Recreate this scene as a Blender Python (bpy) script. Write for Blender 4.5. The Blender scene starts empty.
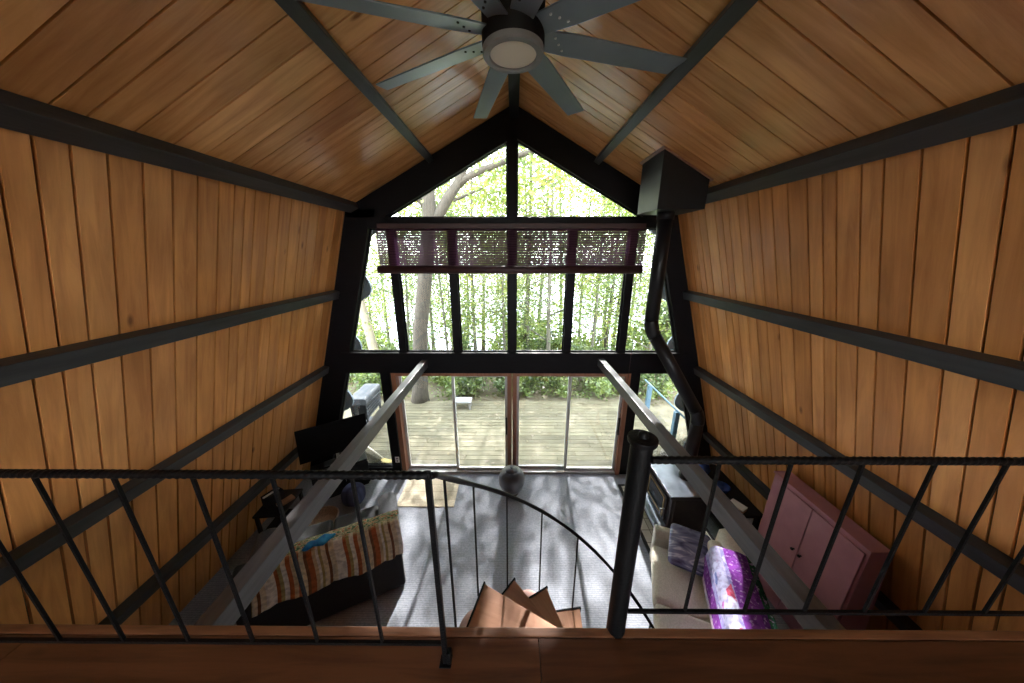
import bpy, bmesh, math, random
import numpy as np
from mathutils import Vector, Matrix

random.seed(7)
RNG = np.random.default_rng(11)
scene = bpy.context.scene
COL = scene.collection
PI = math.pi

# ------------------------------------------------------------------ view
vs = scene.view_settings
scene.display_settings.display_device = 'sRGB'
vs.view_transform = 'Standard'
vs.look = 'None'
vs.gamma = 1.0
vs.use_curve_mapping = False
vs.exposure = 1.42

# ------------------------------------------------------------------ materials
def new_mat(name):
    m = bpy.data.materials.new(name); m.use_nodes = True
    nt = m.node_tree
    for n in list(nt.nodes): nt.nodes.remove(n)
    out = nt.nodes.new('ShaderNodeOutputMaterial')
    return m, nt, out

def N(nt, kind, **kw):
    n = nt.nodes.new(kind)
    for k, v in kw.items(): setattr(n, k, v)
    return n

def principled(nt, out, rough=.5, metal=0., spec=.5, coat=0., coat_rough=.1):
    p = N(nt, 'ShaderNodeBsdfPrincipled')
    p.inputs['Roughness'].default_value = rough
    p.inputs['Metallic'].default_value = metal
    p.inputs['Specular IOR Level'].default_value = spec
    p.inputs['Coat Weight'].default_value = coat
    p.inputs['Coat Roughness'].default_value = coat_rough
    nt.links.new(p.outputs[0], out.inputs['Surface'])
    return p

def ramp(nt, stops, interp='LINEAR'):
    r = N(nt, 'ShaderNodeValToRGB'); r.color_ramp.interpolation = interp
    e = r.color_ramp.elements
    while len(e) < len(stops): e.new(.5)
    for i, (p, c) in enumerate(stops):
        e[i].position = p; e[i].color = (c[0], c[1], c[2], 1)
    return r

def noisy(name, c1, c2, scale=8., rough=.5, metal=0., spec=.5, stretch=(1, 1, 1), bump=0., bscale=None, coat=0., detail=4., sheen=0.):
    """two-tone mottled surface"""
    m, nt, out = new_mat(name)
    p = principled(nt, out, rough, metal, spec, coat)
    tc = N(nt, 'ShaderNodeTexCoord'); mp = N(nt, 'ShaderNodeMapping'); mp.inputs['Scale'].default_value = stretch
    nz = N(nt, 'ShaderNodeTexNoise'); nz.inputs['Scale'].default_value = scale; nz.inputs['Detail'].default_value = detail
    r = ramp(nt, [(.3, c1), (.7, c2)])
    nt.links.new(tc.outputs['Object'], mp.inputs[0]); nt.links.new(mp.outputs[0], nz.inputs['Vector'])
    nt.links.new(nz.outputs['Fac'], r.inputs[0]); nt.links.new(r.outputs[0], p.inputs['Base Color'])
    if sheen: p.inputs['Sheen Weight'].default_value = sheen
    if bump:
        nb = N(nt, 'ShaderNodeTexNoise'); nb.inputs['Scale'].default_value = bscale or scale * 4
        nb.inputs['Detail'].default_value = 3
        b = N(nt, 'ShaderNodeBump'); b.inputs['Strength'].default_value = bump; b.inputs['Distance'].default_value = .01
        nt.links.new(mp.outputs[0], nb.inputs['Vector']); nt.links.new(nb.outputs['Fac'], b.inputs['Height'])
        nt.links.new(b.outputs[0], p.inputs['Normal'])
    return m

def plank_mat(name, tones, dark, rough, spec=.5, coat=0., coat_rough=.1, knots=True, grain=(1.2, 14)):
    """boards: UV = metres along / across the board, face attribute rnd = one number per board"""
    m, nt, out = new_mat(name)
    p = principled(nt, out, rough, 0, spec, coat, coat_rough)
    uv = N(nt, 'ShaderNodeUVMap'); uv.uv_map = 'UVMap'
    at = N(nt, 'ShaderNodeAttribute'); at.attribute_name = 'rnd'
    mp = N(nt, 'ShaderNodeMapping'); mp.inputs['Scale'].default_value = (grain[0], grain[1], 1)
    comb = N(nt, 'ShaderNodeCombineXYZ')
    ml = N(nt, 'ShaderNodeMath', operation='MULTIPLY'); ml.inputs[1].default_value = 37.
    nt.links.new(at.outputs['Fac'], ml.inputs[0])
    nt.links.new(ml.outputs[0], comb.inputs[0]); nt.links.new(ml.outputs[0], comb.inputs[2])
    add = N(nt, 'ShaderNodeVectorMath', operation='ADD')
    nt.links.new(uv.outputs[0], mp.inputs[0]); nt.links.new(mp.outputs[0], add.inputs[0]); nt.links.new(comb.outputs[0], add.inputs[1])
    nz = N(nt, 'ShaderNodeTexNoise'); nz.inputs['Scale'].default_value = 1.; nz.inputs['Detail'].default_value = 6; nz.inputs['Roughness'].default_value = .62
    nz.inputs['Distortion'].default_value = .6
    nt.links.new(add.outputs[0], nz.inputs['Vector'])
    base = ramp(nt, tones)
    nt.links.new(at.outputs['Fac'], base.inputs[0])
    gr = ramp(nt, [(.32, dark), (.62, (1, 1, 1))])
    nt.links.new(nz.outputs['Fac'], gr.inputs[0])
    mx = N(nt, 'ShaderNodeMix', data_type='RGBA', blend_type='MULTIPLY'); mx.inputs['Factor'].default_value = .85
    nt.links.new(base.outputs[0], mx.inputs['A']); nt.links.new(gr.outputs[0], mx.inputs['B'])
    col = mx.outputs['Result']
    # broad blotches of older varnish
    big = N(nt, 'ShaderNodeTexNoise'); big.inputs['Scale'].default_value = 1.3; big.inputs['Detail'].default_value = 2
    nt.links.new(uv.outputs[0], big.inputs['Vector'])
    br = ramp(nt, [(.35, (.78, .74, .70)), (.65, (1.08, 1.08, 1.08))]); nt.links.new(big.outputs['Fac'], br.inputs[0])
    m2 = N(nt, 'ShaderNodeMix', data_type='RGBA', blend_type='MULTIPLY'); m2.inputs['Factor'].default_value = .8
    nt.links.new(col, m2.inputs['A']); nt.links.new(br.outputs[0], m2.inputs['B']); col = m2.outputs['Result']
    if knots:
        kmp = N(nt, 'ShaderNodeMapping'); kmp.inputs['Scale'].default_value = (2.2, 5.5, 1)
        ka = N(nt, 'ShaderNodeVectorMath', operation='ADD')
        nt.links.new(uv.outputs[0], kmp.inputs[0]); nt.links.new(kmp.outputs[0], ka.inputs[0]); nt.links.new(comb.outputs[0], ka.inputs[1])
        vo = N(nt, 'ShaderNodeTexVoronoi'); vo.inputs['Scale'].default_value = .62
        nt.links.new(ka.outputs[0], vo.inputs['Vector'])
        kr = ramp(nt, [(.03, (.25, .16, .10)), (.085, (1, 1, 1))]); nt.links.new(vo.outputs['Distance'], kr.inputs[0])
        m3 = N(nt, 'ShaderNodeMix', data_type='RGBA', blend_type='MULTIPLY'); m3.inputs['Factor'].default_value = .8
        nt.links.new(col, m3.inputs['A']); nt.links.new(kr.outputs[0], m3.inputs['B']); col = m3.outputs['Result']
    nt.links.new(col, p.inputs['Base Color'])
    b = N(nt, 'ShaderNodeBump'); b.inputs['Strength'].default_value = .12; b.inputs['Distance'].default_value = .004
    nt.links.new(nz.outputs['Fac'], b.inputs['Height']); nt.links.new(b.outputs[0], p.inputs['Normal'])
    return m

def glass_mat(name, tint=(1, 1, 1), gloss=.9):
    m, nt, out = new_mat(name)
    t = N(nt, 'ShaderNodeBsdfTransparent'); t.inputs[0].default_value = (*tint, 1)
    g = N(nt, 'ShaderNodeBsdfGlossy'); g.inputs['Roughness'].default_value = .02
    fr = N(nt, 'ShaderNodeFresnel'); fr.inputs['IOR'].default_value = 1.45
    k = N(nt, 'ShaderNodeMath', operation='MULTIPLY'); k.inputs[1].default_value = gloss
    mx = N(nt, 'ShaderNodeMixShader')
    nt.links.new(fr.outputs[0], k.inputs[0]); nt.links.new(k.outputs[0], mx.inputs[0])
    nt.links.new(t.outputs[0], mx.inputs[1]); nt.links.new(g.outputs[0], mx.inputs[2]); nt.links.new(mx.outputs[0], out.inputs['Surface'])
    return m

def leaf_mat(name, stops):
    m, nt, out = new_mat(name)
    at = N(nt, 'ShaderNodeAttribute'); at.attribute_name = 'rnd'
    r = ramp(nt, [(p_, tuple(.84 * q_ for q_ in c_)) for p_, c_ in stops]); nt.links.new(at.outputs['Fac'], r.inputs[0])
    d = N(nt, 'ShaderNodeBsdfDiffuse'); t = N(nt, 'ShaderNodeBsdfTranslucent')
    g = N(nt, 'ShaderNodeBsdfGlossy'); g.inputs['Roughness'].default_value = .45
    mx = N(nt, 'ShaderNodeMixShader'); mx.inputs[0].default_value = .5
    m2 = N(nt, 'ShaderNodeMixShader'); m2.inputs[0].default_value = .06
    nt.links.new(r.outputs[0], d.inputs[0]); nt.links.new(r.outputs[0], t.inputs[0])
    nt.links.new(d.outputs[0], mx.inputs[1]); nt.links.new(t.outputs[0], mx.inputs[2])
    nt.links.new(mx.outputs[0], m2.inputs[1]); nt.links.new(g.outputs[0], m2.inputs[2])
    nt.links.new(m2.outputs[0], out.inputs['Surface'])
    return m

M = {}
M['ceiling'] = plank_mat('ceiling boards', [(0, (.54, .25, .085)), (.3, (.74, .37, .135)), (.6, (.62, .295, .10)), (1, (.80, .42, .165))], (.66, .56, .48), .26, .5, .14, .10)
M['wall'] = plank_mat('wall boards', [(0, (.52, .215, .056)), (.3, (.70, .32, .10)), (.6, (.60, .26, .072)), (1, (.76, .37, .125))], (.66, .56, .48), .40, .38, .04, .2)
M['loft'] = plank_mat('loft boards', [(0, (.085, .032, .015)), (1, (.20, .08, .034))], (.30, .25, .23), .34, .4, .1, .2, knots=True, grain=(1.6, 20))
M['nosing'] = plank_mat('loft edge wood', [(0, (.19, .08, .035)), (1, (.23, .10, .045))], (.35, .3, .28), .4, .5, knots=False, grain=(2.5, 30))
M['deck'] = plank_mat('weathered deck', [(0, (.125, .112, .070)), (.5, (.152, .135, .082)), (1, (.176, .158, .098))], (.62, .62, .6), .75, .3, knots=False, grain=(1., 16))
M['tread'] = plank_mat('tread wood', [(0, (.40, .19, .10)), (1, (.47, .23, .13))], (.75, .68, .62), .33, .5, .1, knots=False, grain=(2., 22))
M['frame'] = noisy('black stained timber', (.004, .0034, .0045), (.0065, .0056, .0068), 5, .5, 0, .12, stretch=(1, 1, 6))
M['purlin'] = noisy('dark stained purlin', (.022, .023, .025), (.045, .046, .048), 3, .42, 0, .35, stretch=(5, .6, 5), bump=.15)
M['tie'] = noisy('dark grey beam paint', (.075, .076, .082), (.115, .116, .122), 4, .36, stretch=(6, .7, 6), bump=.2)
M['trim'] = noisy('red brown door trim', (.23, .095, .05), (.34, .15, .085), 6, .4, stretch=(4, 4, .5))
M['alu'] = noisy('grey door metal', (.50, .50, .49), (.60, .60, .59), 9, .45, .2)
M['glass'] = glass_mat('window glass')
M['iron'] = noisy('black wrought iron', (.003, .003, .0035), (.005, .005, .0055), 30, .45, 0, .12, bump=.2)
M['pipe'] = noisy('black stovepipe', (.004, .0038, .0045), (.008, .007, .0085), 6, .42, 0, .3)
M['matteblack'] = noisy('matte black sheet metal', (.0045, .0045, .005), (.007, .007, .0075), 8, .40, 0, .3)
M['fanblade'] = noisy('slate blue fan blade', (.16, .20, .235), (.19, .235, .27), 4, .30, .25)
M['fanbody'] = noisy('dark fan housing', (.004, .004, .005), (.006, .006, .007), 8, .6, 0, .2)
M['fanring'] = noisy('grey light ring', (.17, .175, .18), (.21, .215, .22), 8, .5)
M['lens'] = noisy('frosted light lens', (.70, .66, .56), (.76, .72, .62), 4, .5)
M['steel'] = noisy('bright steel', (.5, .5, .5), (.62, .62, .62), 10, .3, .9)
m, nt, out = new_mat('translucent bamboo slats')
d = N(nt, 'ShaderNodeBsdfDiffuse'); d.inputs[0].default_value = (.05, .022, .03, 1)
t = N(nt, 'ShaderNodeBsdfTranslucent'); t.inputs[0].default_value = (.095, .055, .10, 1)
a_ = N(nt, 'ShaderNodeAddShader'); nt.links.new(d.outputs[0], a_.inputs[0]); nt.links.new(t.outputs[0], a_.inputs[1]); nt.links.new(a_.outputs[0], out.inputs['Surface'])
M['slats'] = m
M['blind'] = noisy('burgundy bamboo', (.032, .012, .013), (.055, .021, .021), 7, .55, stretch=(.6, 6, 6))
M['carpet'] = None
M['stove'] = noisy('brown black stove iron', (.020, .014, .016), (.034, .026, .028), 12, .42, .3)
M['stovetop'] = noisy('polished top with sky tint', (.34, .40, .50), (.48, .55, .65), 7, .3, .6)  # bluish base colour carries the sky's reflection
M['stoveglass'] = noisy('smoked stove glass', (.005, .005, .005), (.010, .009, .008), 5, .18, 0, .25)
M['brass'] = noisy('dull brass', (.32, .22, .09), (.42, .30, .13), 8, .35, .8)
M['charcoal'] = noisy('charcoal sofa cloth', (.010, .010, .012), (.018, .018, .021), 60, .9, bump=.3, bscale=240, sheen=.3)
M['charcoal_seat'] = noisy('slate seat cloth', (.028, .030, .036), (.052, .055, .065), 50, .9, bump=.3, bscale=240, sheen=.3)
M['cream'] = noisy('oatmeal sofa cloth', (.55, .50, .41), (.72, .67, .57), 70, .9, bump=.35, bscale=260, detail=6, sheen=.2)
M['screen'] = noisy('black screen plastic', (.003, .003, .0035), (.005, .005, .0055), 8, .6, 0, .1)
M['blackwood'] = noisy('black furniture board', (.005, .005, .0055), (.009, .0085, .009), 6, .5, 0, .25)
M['white'] = noisy('white plastic', (.68, .68, .66), (.76, .76, .74), 8, .45)
M['brownbox'] = noisy('brown card', (.30, .15, .08), (.38, .2, .11), 12, .7)
M['jar'] = noisy('slate glazed jar', (.06, .066, .08), (.10, .108, .125), 5, .3, coat=.3)
M['jarfoot'] = noisy('brown jar foot', (.05, .04, .035), (.08, .065, .05), 9, .6)
M['mauve'] = noisy('mauve painted board', (.42, .18, .215), (.48, .215, .25), 6, .45)
M['pink'] = noisy('dusty pink cloth', (.42, .25, .22), (.52, .32, .28), 40, .9, bump=.3)
M['navy'] = None
M['bark'] = noisy('grey bark', (.040, .034, .024), (.078, .067, .049), 9, .9, stretch=(3, 3, .6), bump=.8, bscale=14)
M['barkthin'] = noisy('olive grey bark', (.075, .072, .05), (.13, .122, .09), 12, .9, stretch=(3, 3, .6))
M['barkpale'] = noisy('pale tan bark', (.22, .19, .135), (.29, .255, .185), 8, .9, stretch=(3, 3, .6))
M['leaf'] = leaf_mat('yellow green leaves', [(0, (.07, .125, .02)), (.35, (.15, .22, .035)), (.7, (.25, .30, .05)), (.93, (.34, .31, .06)), (1, (.34, .18, .05))])
M['leafdark'] = leaf_mat('green leaves', [(0, (.05, .10, .03)), (.5, (.11, .175, .045)), (.9, (.19, .24, .06)), (1, (.32, .19, .07))])
M['leaflow'] = leaf_mat('undergrowth leaves', [(0, (.09, .15, .025)), (.5, (.18, .26, .05)), (.9, (.28, .32, .08)), (1, (.30, .21, .08))])
M['dead'] = leaf_mat('fallen leaves', [(0, (.13, .09, .045)), (.5, (.20, .15, .08)), (1, (.26, .21, .12))])
M['blue'] = noisy('pale blue paint', (.075, .15, .21), (.10, .18, .24), 6, .55)
M['barge'] = noisy('blue grey bargeboard', (.12, .155, .185), (.16, .20, .23), 5, .6)
M['grill'] = noisy('grey grill enamel', (.05, .054, .06), (.075, .08, .085), 6, .6, 0, .25)
M['ground'] = noisy('leaf littered soil', (.11, .092, .056), (.175, .15, .094), 3.5, .95, detail=8, bump=.6, bscale=20)
M['lake'] = noisy('lake water', (.30, .38, .44), (.36, .44, .50), .1, .12, spec=.6, bump=.15, bscale=2)
M['straw'] = noisy('yellow broom straw', (.55, .42, .14), (.68, .53, .2), 30, .8)
M['handle'] = noisy('pale broom stick', (.5, .45, .34), (.58, .52, .4), 20, .6)
M['rattan'] = noisy('brown wicker', (.20, .13, .09), (.40, .29, .21), 45, .6, bump=.6, bscale=90)
M['blueglass'] = noisy('blue glaze', (.015, .04, .22), (.05, .12, .42), 12, .12, coat=.6)
M['terracotta'] = noisy('red brown glaze', (.32, .10, .045), (.42, .15, .07), 10, .35)
M['bluescarf'] = noisy('blue teal cloth', (.01, .17, .55), (.03, .36, .68), 25, .8)
M['tablewhite'] = noisy('white weathered paint', (.22, .22, .215), (.26, .26, .255), 8, .6)
M['wallback'] = noisy('rear gable boards', (.46, .27, .13), (.55, .34, .17), 3, .5, stretch=(10, 1, .5))
M['groove'] = noisy('old dark groove wood', (.05, .026, .012), (.08, .04, .02), 6, .8)
M['roof'] = noisy('brown roof covering', (.06, .05, .045), (.10, .085, .075), 12, .9)

# carpet: grey blue woven with a fine rib
m, nt, out = new_mat('grey woven carpet')
p = principled(nt, out, .95, 0, .1)
tc = N(nt, 'ShaderNodeTexCoord')
nz = N(nt, 'ShaderNodeTexNoise'); nz.inputs['Scale'].default_value = 38; nz.inputs['Detail'].default_value = 5; nz.inputs['Roughness'].default_value = .8
nt.links.new(tc.outputs['Object'], nz.inputs['Vector'])
r = ramp(nt, [(.3, (.205, .218, .255)), (.7, (.40, .42, .47))]); nt.links.new(nz.outputs['Fac'], r.inputs[0])
wv = N(nt, 'ShaderNodeTexWave'); wv.bands_direction = 'Y'; wv.inputs['Scale'].default_value = 14; wv.inputs['Distortion'].default_value = 1.5; wv.inputs['Detail'].default_value = 1
nt.links.new(tc.outputs['Object'], wv.inputs['Vector'])
wr = ramp(nt, [(.2, (.80, .80, .80)), (.8, (1.05, 1.05, 1.05))]); nt.links.new(wv.outputs['Fac'], wr.inputs[0])
mx = N(nt, 'ShaderNodeMix', data_type='RGBA', blend_type='MULTIPLY'); mx.inputs['Factor'].default_value = .8
nt.links.new(r.outputs[0], mx.inputs['A']); nt.links.new(wr.outputs[0], mx.inputs['B']); nt.links.new(mx.outputs['Result'], p.inputs['Base Color'])
b = N(nt, 'ShaderNodeBump'); b.inputs['Strength'].default_value = .4; b.inputs['Distance'].default_value = .006
nt.links.new(nz.outputs['Fac'], b.inputs['Height']); nt.links.new(b.outputs[0], p.inputs['Normal'])
M['carpet'] = m

def cloth_uv(name, build):
    m, nt, out = new_mat(name)
    p = principled(nt, out, .9, 0, .15)
    uv = N(nt, 'ShaderNodeUVMap'); uv.uv_map = 'UVMap'
    sep = N(nt, 'ShaderNodeSeparateXYZ'); nt.links.new(uv.outputs[0], sep.inputs[0])
    col = build(nt, uv, sep)
    nt.links.new(col, p.inputs['Base Color'])
    return m

def mul(nt, a, k):
    n = N(nt, 'ShaderNodeMath', operation='MULTIPLY'); nt.links.new(a, n.inputs[0]); n.inputs[1].default_value = k; return n.outputs[0]
def frac(nt, a):
    n = N(nt, 'ShaderNodeMath', operation='FRACT'); nt.links.new(a, n.inputs[0]); return n.outputs[0]
def mixc(nt, f, a, b, mode='MIX'):
    n = N(nt, 'ShaderNodeMix', data_type='RGBA', blend_type=mode)
    if isinstance(f, float): n.inputs['Factor'].default_value = f
    else: nt.links.new(f, n.inputs['Factor'])
    for s, k in ((a, 'A'), (b, 'B')):
        if isinstance(s, tuple): n.inputs[k].default_value = (*s, 1)
        else: nt.links.new(s, n.inputs[k])
    return n.outputs['Result']

def build_throw(nt, uv, sep):
    f = frac(nt, mul(nt, sep.outputs['X'], 1.55))
    cream, rust, olive, white, brown, tan = (.80, .72, .52), (.46, .14, .05), (.46, .38, .15), (.86, .83, .74), (.22, .10, .045), (.66, .52, .32)
    st = ramp(nt, [(0, cream), (.07, brown), (.11, cream), (.19, white), (.33, rust), (.38, olive), (.43, white), (.50, rust), (.56, tan), (.62, rust), (.68, cream), (.75, brown), (.79, rust), (.87, tan), (.92, white), (.96, olive)], 'CONSTANT')
    nt.links.new(f, st.inputs[0])
    # busy flowered band along the upper edge
    nz = N(nt, 'ShaderNodeTexNoise'); nz.inputs['Scale'].default_value = 26; nz.inputs['Detail'].default_value = 4; nt.links.new(uv.outputs[0], nz.inputs['Vector'])
    fl = ramp(nt, [(.3, (.07, .17, .10)), (.42, (.30, .36, .20)), (.5, (.62, .54, .36)), (.58, (.42, .13, .06)), (.68, (.55, .42, .18))], 'CONSTANT')
    nt.links.new(nz.outputs['Fac'], fl.inputs[0])
    edge = ramp(nt, [(.33, (1, 1, 1)), (.43, (0, 0, 0))]); nt.links.new(sep.outputs['Y'], edge.inputs[0])
    c = mixc(nt, edge.outputs[0], st.outputs[0], fl.outputs[0])
    n2 = N(nt, 'ShaderNodeTexNoise'); n2.inputs['Scale'].default_value = 18; n2.inputs['Detail'].default_value = 5; nt.links.new(uv.outputs[0], n2.inputs['Vector'])
    r2 = ramp(nt, [(.35, (.55, .55, .55)), (.6, (1.1, 1.1, 1.1))]); nt.links.new(n2.outputs['Fac'], r2.inputs[0])
    return mixc(nt, .7, c, r2.outputs[0], 'MULTIPLY')
M['throw'] = cloth_uv('striped throw', build_throw)

def build_quilt(nt, uv, sep):
    purple, lilac, pale, magenta, green = (.21, .045, .32), (.36, .34, .66), (.55, .55, .80), (.42, .05, .45), (.01, .07, .035)
    bands = ramp(nt, [(0, (.66, .54, .66)), (.04, purple), (.16, lilac), (.21, pale), (.34, lilac), (.37, purple), (.50, (.12, .03, .21)), (.54, green)], 'CONSTANT')
    nt.links.new(sep.outputs['Y'], bands.inputs[0])
    mp = N(nt, 'ShaderNodeMapping'); mp.inputs['Scale'].default_value = (3.2, 5.5, 1); nt.links.new(uv.outputs[0], mp.inputs[0])
    ck = N(nt, 'ShaderNodeTexVoronoi'); ck.distance = 'MANHATTAN'; ck.inputs['Scale'].default_value = 1.9; nt.links.new(mp.outputs[0], ck.inputs['Vector'])
    cs = N(nt, 'ShaderNodeSeparateColor'); nt.links.new(ck.outputs['Color'], cs.inputs[0])
    patch = ramp(nt, [(0, (.62, .10, .18)), (.22, (.68, .70, .86)), (.45, (.55, .12, .5)), (.62, (.75, .72, .85)), (.8, (.20, .24, .55))], 'CONSTANT')
    nt.links.new(cs.outputs[0], patch.inputs[0])
    msk = ramp(nt, [(.17, (0, 0, 0)), (.18, (1, 1, 1)), (.36, (1, 1, 1)), (.37, (0, 0, 0))]); nt.links.new(sep.outputs['Y'], msk.inputs[0])
    mk = N(nt, 'ShaderNodeMath', operation='MULTIPLY'); nt.links.new(msk.outputs[0], mk.inputs[0])
    sel = ramp(nt, [(.45, (0, 0, 0)), (.47, (1, 1, 1))]); nt.links.new(cs.outputs[1], sel.inputs[0]); nt.links.new(sel.outputs[0], mk.inputs[1])
    c = mixc(nt, mk.outputs[0], bands.outputs[0], patch.outputs[0])
    nz = N(nt, 'ShaderNodeTexNoise'); nz.inputs['Scale'].default_value = 24; nz.inputs['Detail'].default_value = 5; nt.links.new(uv.outputs[0], nz.inputs['Vector'])
    r2 = ramp(nt, [(.36, (.42, .35, .5)), (.55, (1., 1., 1.))]); nt.links.new(nz.outputs['Fac'], r2.inputs[0])
    c = mixc(nt, .7, c, r2.outputs[0], 'MULTIPLY')
    n3 = N(nt, 'ShaderNodeTexNoise'); n3.inputs['Scale'].default_value = 34; n3.inputs['Detail'].default_value = 3; nt.links.new(uv.outputs[0], n3.inputs['Vector'])
    r3 = ramp(nt, [(.57, (0, 0, 0)), (.66, (.55, .55, .55))]); nt.links.new(n3.outputs['Fac'], r3.inputs[0])
    return mixc(nt, r3.outputs[0], c, (.62, .45, .75))
M['quilt'] = cloth_uv('patchwork quilt', build_quilt)

def build_navy(nt, uv, sep):
    nz = N(nt, 'ShaderNodeTexNoise'); nz.inputs['Scale'].default_value = 2.6; nz.inputs['Detail'].default_value = 3; nz.inputs['Distortion'].default_value = 1.2
    mp = N(nt, 'ShaderNodeMapping'); mp.inputs['Scale'].default_value = (1, 3.4, 1); mp.inputs['Rotation'].default_value = (0, 0, -.35); nt.links.new(uv.outputs[0], mp.inputs[0]); nt.links.new(mp.outputs[0], nz.inputs['Vector'])
    r = ramp(nt, [(.34, (.05, .05, .11)), (.44, (.20, .22, .36)), (.52, (.36, .40, .55)), (.57, (.78, .82, .88)), (.62, (.42, .46, .60)), (.7, (.14, .15, .27))]); nt.links.new(nz.outputs['Fac'], r.inputs[0])
    return r.outputs[0]
M['streak'] = cloth_uv('navy streaked cushion cloth', build_navy)

def build_blot(nt, uv, sep):
    nz = N(nt, 'ShaderNodeTexVoronoi'); nz.inputs['Scale'].default_value = 7; nt.links.new(uv.outputs[0], nz.inputs['Vector'])
    r = ramp(nt, [(.22, (.40, .42, .50)), (.30, (.10, .12, .22)), (.6, (.035, .04, .085))]); nt.links.new(nz.outputs['Distance'], r.inputs[0])
    return r.outputs[0]
M['blot'] = cloth_uv('navy dotted cloth', build_blot)

def build_mat(nt, uv, sep):
    f = frac(nt, mul(nt, sep.outputs['Y'], 6.))
    r = ramp(nt, [(0, (.62, .55, .42)), (.86, (.66, .58, .45)), (.93, (.45, .37, .26))], 'CONSTANT'); nt.links.new(f, r.inputs[0])
    nz = N(nt, 'ShaderNodeTexNoise'); nz.inputs['Scale'].default_value = 40; nt.links.new(uv.outputs[0], nz.inputs['Vector'])
    r2 = ramp(nt, [(.35, (.8, .8, .8)), (.65, (1.05, 1.05, 1.05))]); nt.links.new(nz.outputs['Fac'], r2.inputs[0])
    return mixc(nt, .8, r.outputs[0], r2.outputs[0], 'MULTIPLY')
M['doormat'] = cloth_uv('cream ribbed mat', build_mat)

# hearth tile
m, nt, out = new_mat('beige hearth tile')
p = principled(nt, out, .4)
tc = N(nt, 'ShaderNodeTexCoord')
br = N(nt, 'ShaderNodeTexBrick'); br.offset = 0.; br.inputs['Scale'].default_value = 1.
br.inputs['Brick Width'].default_value = .2; br.inputs['Row Height'].default_value = .2; br.inputs['Mortar Size'].default_value = .006
br.inputs['Color1'].default_value = (.46, .43, .35, 1); br.inputs['Color2'].default_value = (.56, .52, .43, 1); br.inputs['Mortar'].default_value = (.16, .14, .11, 1)
nt.links.new(tc.outputs['Object'], br.inputs['Vector']); nt.links.new(br.outputs['Color'], p.inputs['Base Color'])
M['tile'] = m

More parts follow.
